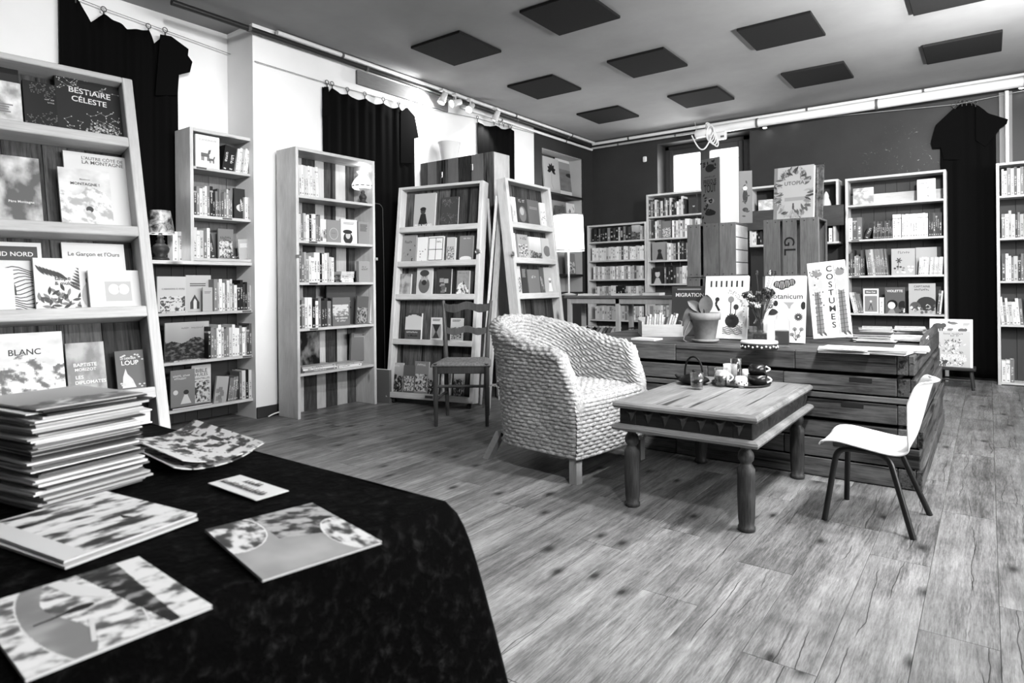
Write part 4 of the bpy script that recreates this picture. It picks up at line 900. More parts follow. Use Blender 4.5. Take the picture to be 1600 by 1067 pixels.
def a_stars(b, w_, h, s, g1=.5):
    r = random.Random(s); pts = []
    for i in range(34):
        x, z = r.uniform(.05, .95)*w_, (r.choice((r.uniform(.04, .42), r.uniform(.74, .97))))*h; q = [(x, z)]
        for j in range(3): q.append((min(w_*.96, max(w_*.03, q[-1][0]+r.uniform(-.12, .12)*w_)), min(h*.97, max(h*.03, q[-1][1]+r.uniform(-.07, .07)*h))))
        stroke(b, q, .0009, g1*.6, -.0007)
        for xx, zz in q: disc(b, xx, zz, .0022, .0022, g1, -.0009, 6)
def a_none(b, w_, h, s): pass
SEED = [100]
def scribble(par, n, g_, x, z, width, hh, y=-.0012):
    """print too small to read in the photograph: a row of letter-like strokes"""
    r = random.Random(n*7+int(x*9999)); b = MB(); st = width/n; x0 = x-width/2
    for i in range(n):
        if r.random() < .13: continue
        a = x0+i*st; hk = hh*r.uniform(.6, 1); b.poly([(a, z-hh/2), (a+st*.28, z-hh/2), (a+st*.28, z-hh/2+hk), (a, z-hh/2+hk)], g_, y)
        zz = z-hh/2+hk*r.choice((.0, .45, .8)); b.poly([(a+st*.28, zz), (a+st*.75, zz), (a+st*.75, zz+hh*.2), (a+st*.28, zz+hh*.2)], g_, y)
    return b.build('illegible_print', INK, par)
def cover_book(M, w_, h, th, g_, label, art=None, texts=(), sp=None, group=None, lines_=None, name='book', cat='book', **kw):
    """hard or soft cover lying in local x (width) / z (height), front towards -y"""
    SEED[0] += 1; t = thing(name, label, cat, M, group); c = MB(); bd = min(.003, th*.2); ov = .003 if th > .012 else .0008
    c.box(0, 0, 0, w_, bd, h); c.box(0, th-bd, 0, w_, th, h); c.box(0, bd, 0, bd, th-bd, h)
    c.build('cover', plain(sp if sp is not None else g_, .4, .3), t); MB().box(bd, bd, ov, w_-ov, th-bd, h-ov).build('page_block', PAGE, t)
    if art or lines_:
        b = MB()
        b.poly([(0, 0), (w_, 0), (w_, h), (0, h)], g_, -.0002)
        if art: art(b, w_, h, SEED[0], **kw)
        if lines_: lines(b, w_, h, lines_[0]*h, lines_[1], lines_[2], lh=.03*h)
        b.build('cover_art', INK, t)
    for tx in texts:     # (string, grey, x fraction, z fraction, width fraction[, rot])
        if tx[0][0] == '~': scribble(t, len(tx[0]), tx[1], w_*tx[2], h*tx[3], w_*tx[4], max(.006, w_*tx[4]/len(tx[0])*1.5)); continue
        text_mesh(tx[0], tx[1], t, w_*tx[2], h*tx[3], w_*tx[4] if tx[4] > 0 else None, None if tx[4] > 0 else -tx[4]*h, rot=tx[5] if len(tx) > 5 else 0.)
    return t
def face(fr, ts, xl, xr, yt, yb, label, g_=.6, art=None, texts=(), k=.05, th=.014, roll=0., group=None, turn=0., **kw):
    """face-out book: pixel left/right at its foot, pixel top; it stands on the shelf at height ts"""
    a0, _ = fr.hit(xl, yb, k); a1, _ = fr.hit(xr, yb, k); _, tt = fr.hit(xl, yt, k); return cover_book(fr.mat(a0, ts+.0006, k, roll, turn), a1-a0, tt-ts, th, g_, label, art, texts, group=group, **kw)
def flat_M(p, ang): # lying flat: origin corner p, x along ang, cover up
    c, s = math.cos(ang), math.sin(ang); return Matrix(((c, 0, -s, p[0]), (s, 0, c, p[1]), (0, -1, 0, p[2]), (0, 0, 0, 1)))
def lying(fr, ts, a, k, w_, h, ths, tones, label, turn=0.):
    """books stacked flat on a shelf, spines to the front"""
    z = ts+.0008
    for i, (th, c) in enumerate(zip(ths, tones)):
        M = fr.mat(a+random.uniform(-.006, .006), z, k+random.uniform(0, .012)) @ Matrix.Rotation(turn, 4, 'Z') @ Matrix.Translation((w_, 0, 0)) @ Matrix.Rotation(-PI/2, 4, 'Y') @ Matrix.Identity(4)
        o = link('book', BM[c]); o.matrix_world = scale(M, th*.98, h, w_*random.uniform(.92, 1)); tag(o, '%s book %s' % (TONE[c][0], label), 'book', label); z += th
# ------------------------------------------------------------------ large display
k = .045
face(FN, LN[0], -40, 36, 118, 186, 'pale watercolour book at the end of the large display beside the plain dark book', .7, a_cloudy, [], k, lo=.3, hi=.85, lines_=(.45, 4, .2))
face(FN, LN[0], -55, 34, 92, 187, 'dark striped picture book half hidden behind the pale watercolour book', .02, a_blocks, [], k+.018)
face(FN, LN[0], 40, 92, 125, 196, 'plain dark book with a small eye emblem on the large display', .012, a_stars, [('~~~~~~~~', .6, .78, .66, .3), ('~~~~~~', .6, .8, .6, .25)], k, g1=.12)
b3 = face(FN, LN[0], 93, 197, 108, 212, 'dark starry picture book titled BESTiAiRE CÉLESTE', .02, a_stars, [('BESTiAiRE', .75, .5, .70, .62, -.04), ('CÉLESTE', .75, .48, .575, .52, -.04)], k)
d_ = MB(); ww = .25
for i in range(90):
    a = random.uniform(0, PI); r = random.uniform(.3, 1); disc(d_, .14+.055*r*math.cos(a), .004+.065*r*math.sin(a), .004, .004, random.choice((.5, .3, .15)), -.001-.00001*i, 6)
d_.build('animal_art', INK, b3)
face(FN, LN[1], -30, 68, 238, 345, 'misty forest picture book with a flying bird on the large display', .5, a_cloudy, [('Père Montagne', .85, .66, .32, .42)], k, lo=.12, hi=.75)
face(FN, LN[1], 108, 217, 236, 349, "tall white book titled L'AUTRE CÔTÉ DE LA MONTAGNE behind a smaller one", .75, None, [("L'AUTRE CÔTÉ DE", .12, .55, .935, .6), ('LA MONTAGNE', .12, .55, .875, .6)], k+.016, sp=.75)
f_ = face(FN, LN[1], 97, 178, 261, 348, 'white snowy book titled MONTAGNE ! on the large display', .74, a_peaks, [('MONTAGNE !', .03, .5, .74, .56), ('Montre-toi', .1, .5, .82, .2)], k, sky=.72, lo=.45, hi=.83, base=.55)
q = MB(); disc(q, .09, .07, .012, .012, .05); disc(q, .086, .06, .008, .006, .6, -.0012); q.build('tiny_figure', INK, f_)
face(FN, LN[2], -50, 72, 376, 484, 'tall book titled GRAND NORD with curling wave drawing', .75, a_wave, [], k+.025, sp=.75)
gn = MB(); x_ = None
face(FN, LN[2], -40, 25, 418, 485, 'blank white book standing before the wave-patterned one', .78, None, [], k-.014)
f_ = face(FN, LN[2], 57, 128, 403, 482, 'white book with black brush drawings titled taupe & mulot', .75, None, [('taupe', .03, .62, .60, .36), ('& mulot', .03, .66, .52, .44)], k, sp=.75)
q = MB(); r_ = random.Random(3)
for i in range(7): leaf(q, .004+.010*i, .165-.004*i, .045, .0045, -.95+.03*i, .04); leaf(q, .165-.004*i, .13-.01*i, .05, .005, 2.6, .05)
for i in range(40): leaf(q, r_.uniform(.005, .16), r_.uniform(.005, .07), .03, .005, r_.uniform(0, 6.2), r_.choice((.02, .05, .2)), -.0009-.00001*i)
q.build('brush_art', INK, f_)
f_ = face(FN, LN[2], 104, 203, 379, 480, "wide white book titled Le Garçon et l'Ours", .75, None, [("Le Garçon et l'Ours", .12, .5, .83, .82)], k+.024, sp=.75)
q = MB(); disc(q, .15, .085, .045, .04, .3); disc(q, .13, .12, .012, .012, .35, -.001); disc(q, .175, .12, .012, .012, .35, -.001); disc(q, .08, .06, .03, .05, .45, -.0011); disc(q, .08, .115, .016, .016, .15, -.0012); q.build('bear_art', INK, f_)
f_ = face(FN, LN[2], 142, 222, 422, 480, 'small white book with two snow globes on its cover', .76, None, [], k, sp=.76)
q = MB(); q.poly([(.05, .03), (.135, .03), (.135, .105), (.05, .105)], .5, -.0004)
for xx in (.078, .11): disc(q, xx, .075, .018, .02, .74); q.poly([(xx-.012, .035), (xx+.012, .035), (xx+.01, .055), (xx-.01, .055)], .5, -.001)
q.build('globe_art', INK, f_)
face(FN, LN[3], -10, 104, 523, 613, 'wide snowy mountain book titled BLANC', .76, a_peaks, [('BLANC', .03, .45, .72, .45)], k, sky=.74, lo=.12, hi=.82, base=.5)
face(FN, LN[3], 107, 168, 537, 605, 'grey book titled LES DIPLOMATES beside the snowy mountain book', .3, a_cloudy, [('BAPTISTE', .8, .47, .58, .6), ('MORIZOT', .8, .47, .49, .55), ('LES', .8, .3, .35, .2), ('DIPLOMATES', .8, .58, .25, .8)], k, lo=.2, hi=.45)
f_ = face(FN, LN[3], 184, 229, 549, 605, 'small dark book titled LE DERNIER LOUP', .08, None, [('LE DERNIER', .75, .45, .8, .55), ('LOUP', .8, .5, .69, .6)], k, sp=.08)
q = MB(); q.poly([(.015, .01), (.06, .01), (.05, .04), (.035, .06), (.03, .08), (.02, .05)], .55, -.0006)
for i in range(20): disc(q, random.uniform(.01, .1), random.choice((random.uniform(.0, .03), random.uniform(.11, .13))), .004, .003, .5)
q.build('wolf_art', INK, f_)
# GRAND NORD band and lettering lie at the book's top right corner
o = [x for x in bpy.data.objects if x.get('label', '').startswith('tall book titled GRAND NORD')][0]
a0, _ = FN.hit(-50, 484, k+.025); a1, _ = FN.hit(72, 484, k+.025); _, tt = FN.hit(-50, 376, k+.025); ww, hh = a1-a0, tt-LN[2]
q = MB(); q.poly([(0, hh*.74), (ww*.94, hh*.74), (ww*.94, hh*.94), (0, hh*.94)], .05, -.0016); q.build('title_band', INK, o); text_mesh('GRAND NORD', .8, o, ww*.52, hh*.83, ww*.72, y=-.0022)
q = MB(); leaf(q, ww*.62, hh*.25, .09, .022, 2.2, .04, -.0018); leaf(q, ww*.58, hh*.4, .06, .014, 2.6, .05, -.002); q.build('whale_art', INK, o)
# ------------------------------------------------------------------ bookcases in the recess
wh = 'on the top shelf of the narrow upper bookcase'
f_ = face(F1u, Z1u[0], 306, 343, 209, 262, 'white book with two wooden horses on the narrow upper bookcase', .78, None, [('SCANDINAVIE', .3, .5, .86, .75)], .03, .02, sp=.78)
q = MB()
for sx, sz, s_ in ((.075, .085, 1.), (.125, .06, .6)):
    q.poly([(sx-.035*s_, sz), (sx+.03*s_, sz), (sx+.03*s_, sz+.028*s_), (sx-.035*s_, sz+.03*s_)], .12, -.0008); q.poly([(sx+.015*s_, sz+.02*s_), (sx+.035*s_, sz+.025*s_), (sx+.045*s_, sz+.06*s_), (sx+.025*s_, sz+.055*s_)], .1, -.0009)
    for lx in (-.032, -.02, .012, .022): q.poly([(sx+lx*s_, sz-.03*s_), (sx+(lx+.009)*s_, sz-.03*s_), (sx+(lx+.009)*s_, sz+.01*s_), (sx+lx*s_, sz+.01*s_)], .1, -.001)
q.build('horse_art', INK, f_)
row(F1u, Z1u[0], 347, 366, 268, 'kk', .215, 'leaning '+wh, .17, .02, .16); row(F1u, Z1u[0], 368, 393, 270, 'wwpwwdp', .21, wh, .16, .02, .13)
wh = 'on the middle shelf of the narrow upper bookcase'
row(F1u, Z1u[1], 303, 364, 340, 'dgwpwgkkgmgmgpgg', .235, wh, .17, .015, 0, .2); row(F1u, Z1u[1], 383, 391, 343, 'wp', .19, wh, .15, .02)
f_ = face(F1u, Z1u[1], 366, 383, 294, 342, 'black book with white antlers on the narrow upper bookcase', .02, None, [], .05, .02, sp=.02)
q = MB()
for i in range(12): leaf(q, .055, .06+.006*i, .04, .004, (.4 if i % 2 else 2.6)+.1*i, .6)
q.build('antler_art', INK, f_)
wh = 'on the bottom shelf of the narrow upper bookcase'
row(F1u, .024, 303, 329, 405, 'wwpgw', .235, wh, .17, .015, 0, .12); row(F1u, .024, 330, 338, 406, 'd', .2, 'leaning '+wh, .17, .02, -.2)
face(F1u, .024, 341, 365, 357, 404, 'grey paperback with a dark picture at the back of a small shelf', .18, a_scrub, [('~~~~~~~', .03, .5, .72, .7), ('~~~~~', .03, .5, .63, .5)], .12)
face(F1u, .024, 374, 391, 374, 408, 'small pale paperback leaning beside the tiny teapot', .4, None, [], .06, .012, -.08, lines_=(.75, 4, .7))
p = F1u.pt(F1u.hit(364, 406, .05)[0], .025, .05); t = thing('tiny_teapot', 'tiny metal teapot ornament beside the small pale paperback', 'ornament', Matrix.Translation(p)); MB().lathe([(.012, 0), (.022, .008), (.024, .016), (.012, .026), (.004, .03), (.004, .036), (0.001, .038)], 16).build('pot', STEEL, t); MB().tube([(0, .02, .012), (0, .036, .018), (0, .045, .028)], [.005, .004, .003], 8).build('spout', STEEL, t); MB().tube([(0, -.022, .02), (0, -.036, .02), (0, -.034, .01), (0, -.023, .008)], .002, 6).build('handle', STEEL, t)
# on the lower bookcase, left of the upper one
wh = 'beside the marbled-shade lamp'
row(F1, ZT1, 271, 296, 408, 'wpg', .235, wh, .09, .15, 0, .05)
wh = 'on the upper shelf of the low wide bookcase'
f_ = face(F1, Z1[0], 246, 291, 432, 484, 'pale book of drawn cabins titled CABANONS À VIVRE', .5, None, [('CABANONS À VIVRE', .12, .55, .66, .8)], .09, .015, sp=.5)
q = MB()
raster(q, .02, .01, .2, .12, lambda u, v: .06 if fbm(u*7, v*7, 4, 5) < .46 else .55, 20, 16); q.build('cabin_art', INK, f_)
f_ = face(F1, Z1[0], 291, 330, 430, 482, 'pale book with a pointed black-roofed cabin drawing', .45, None, [], .10, .015, sp=.45, lines_=(.75, 2, .1))
q = MB(); q.poly([(.03, .02), (.1, .02), (.1, .07), (.065, .13), (.03, .07)], .05, -.0008); q.poly([(.055, .02), (.08, .02), (.08, .08), (.065, .1), (.055, .08)], .6, -.001); q.build('cabin_art', INK, f_)
face(F1, Z1[0], 317, 334, 449, 482, 'small plain pale book before the cabin books', .4, None, [], .04, .01, lines_=(.8, 2, .2))
row(F1, Z1[0], 335, 394, 485, 'gpwwgwpgwkkdkgw', .255, wh, .17, .015, 0, .25); lying(F1, Z1[0], F1.hit(252, 488)[0], .0, .19, .09, (.008,), 'p', 'lying flat before the drawn cabin books')
wh = 'on the middle shelf of the low wide bookcase'
face(F1, Z1[1], 258, 327, 505, 560, 'wide dark landscape photo book on the low wide bookcase', .3, a_photo, [('~~~~~~~~~~~~~~~~~~', .1, .62, .85, .5)], .08, lo=.005, hi=.18, horizon=.5, sky=.45)
row(F1, Z1[1], 326, 394, 556, 'kggwwpggwwwwgwpdm', .255, wh, .18, .015, 0, .14); lying(F1, Z1[1], F1.hit(272, 560)[0], .0, .2, .1, (.008, .006), 'pm', 'lying flat before the dark landscape photo book')
wh = 'leaning on the bottom shelf of the low wide bookcase'
f_ = face(F1, Z1[2], 267, 305, 580, 638, 'grey book with a girl in a white dress on the low wide bookcase', .2, None, [('~~~~~~~~~~~~', .7, .45, .85, .7), ('~~~~~~~~~', .7, .4, .78, .5)], .05, sp=.2)
q = MB(); q.poly([(.07, .03), (.15, .03), (.12, .1), (.1, .1)], .6, -.0008); disc(q, .112, .115, .02, .018, .03, -.001); disc(q, .035, .12, .018, .018, .6, -.001); q.build('girl_art', INK, f_)
face(F1, Z1[2], 300, 330, 572, 635, 'white book titled BIBLE DES HUILES ESSENTIELLES', .6, a_scrub, [('BIBLE', .06, .5, .86, .6), ('HUILES', .06, .5, .76, .66), ('ESSENTIELLES', .06, .5, .66, .85)], .1)
face(F1, Z1[2], 334, 353, 588, 628, 'pale leaning paperback with a small house on the low wide bookcase', .38, a_blocks, [], .03, .02, .14, lo=.1, hi=.3)
row(F1, Z1[2], 356, 372, 626, 'ggggd', .2, wh, .16, .03, .13); row(F1, Z1[2], 375, 394, 624, 'gwkw', .235, 'upright at the end of the bottom shelf of the low wide bookcase', .16, .015, 0, .1)
p = F1.pt(F1.hit(270, 640)[0], Z1[2]+.012, 0.001); M = F1.mat(F1.hit(270, 640)[0], Z1[2]+.012, .11) @ Matrix.Rotation(-PI/2, 4, 'X') @ Matrix.Identity(4)
cover_book(F1.mat(F1.hit(270, 640)[0], Z1[2]+.0125, .005) @ Matrix(((1, 0, 0, 0), (0, 0, 1, 0), (0, -1, 0, 0), (0, 0, 0, 1))), .3, .11, .011, .12, 'dark book lying flat before the girl in the white dress', a_photo, [], lo=.02, hi=.3)
# ------------------------------------------------------------------ bookcase with the milk-glass lamp
wh = 'on the top shelf beside the milk-glass lamp'
row(F2, Z2[0], 468, 498, 306, 'wwwwwwwww', .25, wh, .17, .02, -.03, .06, 'paperback')
wh = 'on the second shelf of the bookcase with the milk-glass lamp'
row(F2, Z2[1], 468, 501, 378, 'wgpwwkwwgg', .225, wh, .16, .02, 0, .12)
face(F2, Z2[1], 500, 511, 342, 380, 'narrow white paperback with dark pictures beside the oval-framed book', .7, a_blocks, [], .06, .02)
f_ = face(F2, Z2[1], 511, 532, 343, 381, 'grey book with an oval frame drawn on its cover', .25, None, [], .05, .02, sp=.25); q = MB(); disc(q, .07, .075, .045, .05, .6); disc(q, .07, .075, .042, .047, .25, -.001); q.build('oval_frame', INK, f_); scribble(f_, 9, .05, .07, .08, .05, .007, -.002)
f_ = face(F2, Z2[1], 533, 558, 342, 384, 'white book with a portrait in a dark beret', .72, None, [], .05, .025, sp=.72, lines_=(.85, 2, .3)); q = MB(); disc(q, .075, .045, .05, .05, .03); disc(q, .075, .07, .026, .032, .5, -.001); disc(q, .07, .1, .05, .018, .03, -.0012); q.build('portrait', INK, f_)
face(F2, Z2[1], 560, 578, 346, 384, 'plain grey paperback with printed lines at the end of the second shelf', .25, None, [], .05, .03, lines_=(.85, 6, .08))
wh = 'on the third shelf of the bookcase with the milk-glass lamp'
row(F2, Z2[2], 468, 523, 442, 'mgpgwwwwkwwpww', .25, wh, .17, .02, 0, .2)
a_ = F2.hit(522, 443)[0]; lying(F2, Z2[2], a_, .03, .10, .15, (.014, .012, .016, .012, .012), 'kdmkd', 'in the low dark pile beside the white pile'); lying(F2, Z2[2], F2.hit(537, 443)[0], .04, .145, .15, (.02, .018, .02, .018, .016), 'wwpww', 'in the white pile on the third shelf')
face(F2, Z2[2], 561, 581, 408, 446, 'grey hardback standing beside the white pile of books', .3, None, [('~~~~', .05, .4, .72, .3), ('~~~~~~~', .05, .45, .62, .5)], .05, .035)
wh = 'on the fourth shelf of the bookcase with the milk-glass lamp'
row(F2, Z2[3], 468, 518, 514, 'dgwwkwgddg', .25, wh, .17, .02, 0, .16)
face(F2, Z2[3], 511, 556, 447, 510, 'dark book with leaf silhouettes behind the cabin paperback', .06, a_floral, [], .12, ring=False, dark=.005, mid=.4, n=10)
f_ = face(F2, Z2[3], 520, 547, 465, 508, 'grey and white paperback titled Les cabanes with a cloudy upper half', .15, None, [('Les cabanes', .75, .5, .28, .7), ('~~~~~~~~', .75, .5, .18, .5)], .03, .015, sp=.15); q = MB(); raster(q, 0, .085, .165, .18, lambda u, v: .6 if fbm(u*4, v*5, 4, 8) > .42 else .25, 14, 10, -.0005); q.build('cloud_art', INK, f_)
face(F2, Z2[3], 556, 574, 462, 506, 'dark paperback with curled animal drawing leaning on the fourth shelf', .1, a_scrub, [], .05, .02, .08, lo=.02, hi=.35)
row(F2, Z2[3], 578, 584, 506, 'w', .22, 'leaning at the end of the fourth shelf', .15, .03, .1)
face(F2, Z2[4], 470, 500, 520, 584, 'dark speckled photo book at the back of the bottom shelf', .05, a_cloudy, [], .15, lo=.003, hi=.25)
a_ = F2.hit(474, 586)[0]; lying(F2, Z2[4], a_, .02, .34, .2, (.016, .012, .018), 'gwp', 'in the broad pile on the bottom shelf of the lamp bookcase'); lying(F2, Z2[4], F2.hit(525, 580)[0], .02, .3, .16, (.022, .014), 'wp', 'lying at the right end of the bottom shelf of the lamp bookcase')
face(F2, Z2[4]+.034, 548, 574, 520, 560, 'plain grey hardback leaning above the broad pile', .16, None, [], .14, .025, .05, lines_=(.9, 2, .4))
# ------------------------------------------------------------------ middle leaning display
k = .06
def mid_(i, xl, xr, yt, label, g_, art=None, texts=(), **kw): face(FM, LM[i] if i < 4 else .051, xl, xr, yt, (345, 402, 456, 528, 612)[i], label, g_, art, texts, kw.pop('k', k), kw.pop('th', .02), **kw)
f_ = None
mid_(0, 646, 679, 304, 'pale grey book titled PRIX NOBEL on the leaning display', .42, a_figure, [('PRIX NOBEL', .8, .5, .06, .85)], g1=.02, g2=.05)
mid_(0, 688, 715, 309, 'dark book with fine line drawing on the leaning display', .05, a_stars, [], g1=.25)
mid_(1, 626, 649, 368, 'grey paperback with dark plant drawing on the leaning display', .25, a_floral, [('~~~~~', .05, .5, .75, .5)], ring=False, n=8)
mid_(1, 651, 667, 371, 'white paperback with a thin stem drawing', .75, a_floral, [], ring=False, n=6)
mid_(1, 668, 692, 370, 'white book divided by a black grid', .74, lambda b, w_, h, s: [stroke(b, [(w_*.05, h*f), (w_*.95, h*f)], .005, .02) for f in (.06, .48, .94)]+[stroke(b, [(w_*f, h*.06), (w_*f, h*.94)], .005, .02) for f in (.05, .5, .95)], [('~~~~', .05, .72, .78, .3)])
mid_(1, 697, 710, 371, 'paperback with a grey tree picture and white fore-edge', .5, a_scrub, [], th=.03, k=.05)
mid_(1, 717, 738, 369, 'grey book with a white curve at its foot', .22, lambda b, w_, h, s: disc(b, w_*.5, h*.08, w_*.45, h*.1, .75), [('~~~~~~~~~', .7, .6, .9, .6)])
mid_(2, 622, 641, 428, 'small grey paperback on the third ledge beside the engraved portrait', .2, a_cloudy, [], lo=.12, hi=.4, th=.025)
f_ = mid_(2, 650, 674, 419, 'book with an engraved bearded portrait on the leaning display', .55, lambda b, w_, h, s: (disc(b, w_*.5, h*.35, w_*.36, h*.3, .12), disc(b, w_*.5, h*.62, w_*.22, h*.2, .35, -.001), disc(b, w_*.5, h*.8, w_*.3, h*.12, .05, -.0012), disc(b, w_*.42, h*.66, .005, .004, .02, -.0014), disc(b, w_*.58, h*.66, .005, .004, .02, -.0014), disc(b, w_*.5, h*.45, w_*.16, h*.1, .03, -.0014)), [], th=.025)
mid_(2, 681, 704, 420, 'dark busy illustrated book beside the engraved portrait', .04, a_blocks, [], th=.025, lo=.01, hi=.4)
mid_(2, 713, 732, 423, 'pale paperback with a snowy hill on the third ledge', .6, a_peaks, [('~~~~~~~~~~~~', .1, .5, .9, .7)], th=.025, sky=.3)
f_ = mid_(3, 632, 657, 489, 'paperback titled le Monde with a pale field and dark sky', .5, lambda b, w_, h, s: (b.poly([(0, 0), (w_, 0), (w_, h*.36), (0, h*.36)], .08, -.0006), raster(b, 0, h*.36, w_, h, lambda u, v: .05 if v > .75+.15*math.sin(3*u) else .6, 10, 14)), [('~~~~~~~~~~~~', .7, .5, .28, .75), ('le Monde', .01, .5, .14, .6)], th=.025)
mid_(3, 672, 690, 496, 'white paperback with a dark hourglass shape', .65, lambda b, w_, h, s: (b.poly([(w_*.1, h*.08), (w_*.9, h*.08), (w_*.9, h*.7), (w_*.1, h*.7)], .3, -.0005), b.poly([(w_*.15, h*.7), (w_*.5, h*.3), (w_*.85, h*.7)], .03, -.001), b.poly([(w_*.2, h*.08), (w_*.5, h*.4), (w_*.8, h*.08)], .05, -.0012)), [], lines_=(.9, 2, .1))
mid_(3, 703, 722, 497, 'white paperback half hidden behind the straw-seated chair', .65, a_scrub, [], lines_=(.9, 2, .1))
for i, (xl, xr, yt, lb, g_, art) in enumerate(((609, 628, 566, 'grey travel guide with a landscape on the lowest ledge', .25, a_photo), (629, 647, 570, 'dark hiking guide with leafy cover on the lowest ledge', .1, a_scrub), (646, 668, 564, 'tall grey map-covered guide on the lowest ledge', .22, a_scrub), (668, 684, 574, 'dark guide book beside the tall map-covered one', .08, a_photo), (688, 704, 572, 'dark guide seen through the legs of the straw-seated chair', .05, a_cloudy), (708, 724, 572, 'dark guide at the right end of the lowest ledge', .06, a_photo))):
    mid_(4, xl, xr, yt, lb, g_, art, [('~~~~~~', .7, .5, .9, .6)] if i % 2 == 0 else [])
MB().box(.42, -.002, .018, .50, 0, .04).build('shelf_label', plain(.08, .5), DM)
# ------------------------------------------------------------------ rear leaning display
def rear_(i, xl, xr, yt, label, g_, art=None, texts=(), **kw): face(FR_, LR[i], xl, xr, yt, (349, 402, 456)[i], label, g_, art, texts, kw.pop('k', .06), kw.pop('th', .02), **kw)
rear_(0, 797, 809, 307, 'white and grey book at the edge of the side-on display', .6, a_cloudy, [], lo=.3, hi=.8)
rear_(0, 810, 826, 309, 'dark photo book with a rounded shape on the side-on display', .04, lambda b, w_, h, s: (disc(b, w_*.5, h*.4, w_*.35, h*.3, .15), disc(b, w_*.45, h*.5, w_*.2, h*.15, .4, -.001)), [('~~~~~', .5, .5, .9, .6)])
rear_(0, 827, 844, 312, 'plain mid-grey book on the top ledge of the side-on display', .13, None, [], lines_=(.7, 2, .3))
rear_(0, 846, 857, 317, 'white book with black flowers on the side-on display', .7, a_floral, [], ring=False, n=16)
rear_(1, 801, 808, 364, 'narrow white book on the second ledge of the side-on display', .75, None, [])
rear_(1, 811, 827, 366, 'busy illustrated book with dark title on the side-on display', .35, a_scrub, [('~~~~~~~~', .03, .5, .85, .8)])
rear_(1, 829, 847, 370, 'white book with a small landscape at its foot', .7, a_photo, [], lo=.05, hi=.5, horizon=.35, sky=.8)
rear_(1, 848, 863, 372, 'pale book with a round drawing at the end of the second ledge', .5, lambda b, w_, h, s: disc(b, w_*.5, h*.4, w_*.35, h*.25, .15), [])
rear_(2, 807, 816, 416, 'pale speckled book on the third ledge of the side-on display', .55, a_scrub, [])
rear_(2, 817, 826, 418, 'narrow dark book on the third ledge of the side-on display', .04, None, [], lines_=(.9, 6, .3))
rear_(2, 827, 845, 421, 'plain grey book with a short title on the third ledge', .17, None, [('~~~~', .7, .5, .7, .35)])
rear_(2, 846, 852, 418, 'narrow dark and white book beside the plain grey one', .1, a_blocks, [])
rear_(2, 853, 867, 418, 'pale book with a white figure on the side-on display', .45, a_figure, [], g1=.75, g2=.2)
# ------------------------------------------------------------------ comics bookcase
face(FC, ZC_[0], 1333, 1365, 295, 320, 'pale wide album on the top shelf of the comics bookcase', .5, a_cloudy, [('~~~~~~~~~~~', .12, .5, .8, .6)], .04, .02, lo=.3, hi=.8)
face(FC, ZC_[0], 1433, 1462, 281, 312, 'white square album at the right end of the top shelf of the comics bookcase', .72, a_floral, [('~~~~~~~~', .2, .5, .8, .7)], .04, .02, ring=False, n=8, mid=.5, dark=.3)
wh = 'on the second shelf of the comics bookcase'
row(FC, ZC_[1], 1321, 1347, 374, 'gwmg', .25, wh, .17, .0, 0, .02); row(FC, ZC_[1], 1350, 1358, 374, 'd', .2, 'leaning '+wh, .17, .02, .35)
row(FC, ZC_[1], 1364, 1394, 373, 'mdmdmdmdmdm', .195, 'of the striped series '+wh, .15, .02, .04, .04)
row(FC, ZC_[1], 1395, 1408, 372, 'ww', .255, 'of the thick white pair '+wh, .17, .015, 0, .02, sameh=True); row(FC, ZC_[1], 1409, 1450, 371, 'wwwwwwwwwww', .255, 'of the long white series '+wh, .17, .015, 0, .03)
row(FC, ZC_[1], 1451, 1472, 370, 'ddmddd', .255, 'of the dark series '+wh, .17, .015, 0, .03)
wh = 'on the third shelf of the comics bookcase'
row(FC, ZC_[2], 1326, 1351, 431, 'dmdpggmd', .30, wh, .17, .015, 0, .3); row(FC, ZC_[2], 1356, 1388, 431, 'gggwpggggggmg', .295, 'of the leaning grey albums '+wh, .17, .02, -.09, .02, 'album')
f_ = face(FC, ZC_[2], 1393, 1430, 389, 429, 'pale album with palm trees and small animals', .42, None, [('~~~~~~~', .15, .5, .86, .6)], .06, sp=.42); q = MB()
stroke(q, [(.06, .06), (.07, .16)], .006, .05)
for i in range(6): leaf(q, .07, .16, .035, .006, i*1.05, .05)
for i in range(14): disc(q, random.uniform(.02, .22), random.uniform(.02, .1), .012, .01, random.choice((.05, .7, .2)), -.001-.0001*i)
q.build('jungle_art', INK, f_)
face(FC, ZC_[2], 1431, 1464, 387, 429, 'pale album with two dark creatures half hidden behind small books', .42, a_figure, [], .13)
row(FC, ZC_[2], 1435, 1472, 431, 'wwpwwpwwpwwpww', .19, 'of the small pale series '+wh, .1, .01, .06, .05)
row(FC, ZC_[3], 1334, 1349, 487, 'wpgg', .235, 'leaning at the end of the fourth shelf of the comics bookcase', .17, .02, -.2)
face(FC, ZC_[3], 1349, 1373, 451, 486, 'white-bordered album with a walking figure', .7, lambda b, w_, h, s: (b.poly([(w_*.1, h*.06), (w_*.9, h*.06), (w_*.9, h*.7), (w_*.1, h*.7)], .22, -.0006), stroke(b, [(w_*.35, h*.12), (w_*.5, h*.4), (w_*.62, h*.12)], .006, .03), disc(b, w_*.5, h*.48, .012, .012, .6, -.001), b.poly([(w_*.1, h*.78), (w_*.9, h*.78), (w_*.9, h*.94), (w_*.1, h*.94)], .12, -.0006)), [('Miss Cat', .8, .5, .86, .6)], .05)
row(FC, ZC_[3], 1374, 1381, 487, 'w', .19, 'standing between the two middle albums of the fourth shelf', .1, .03)
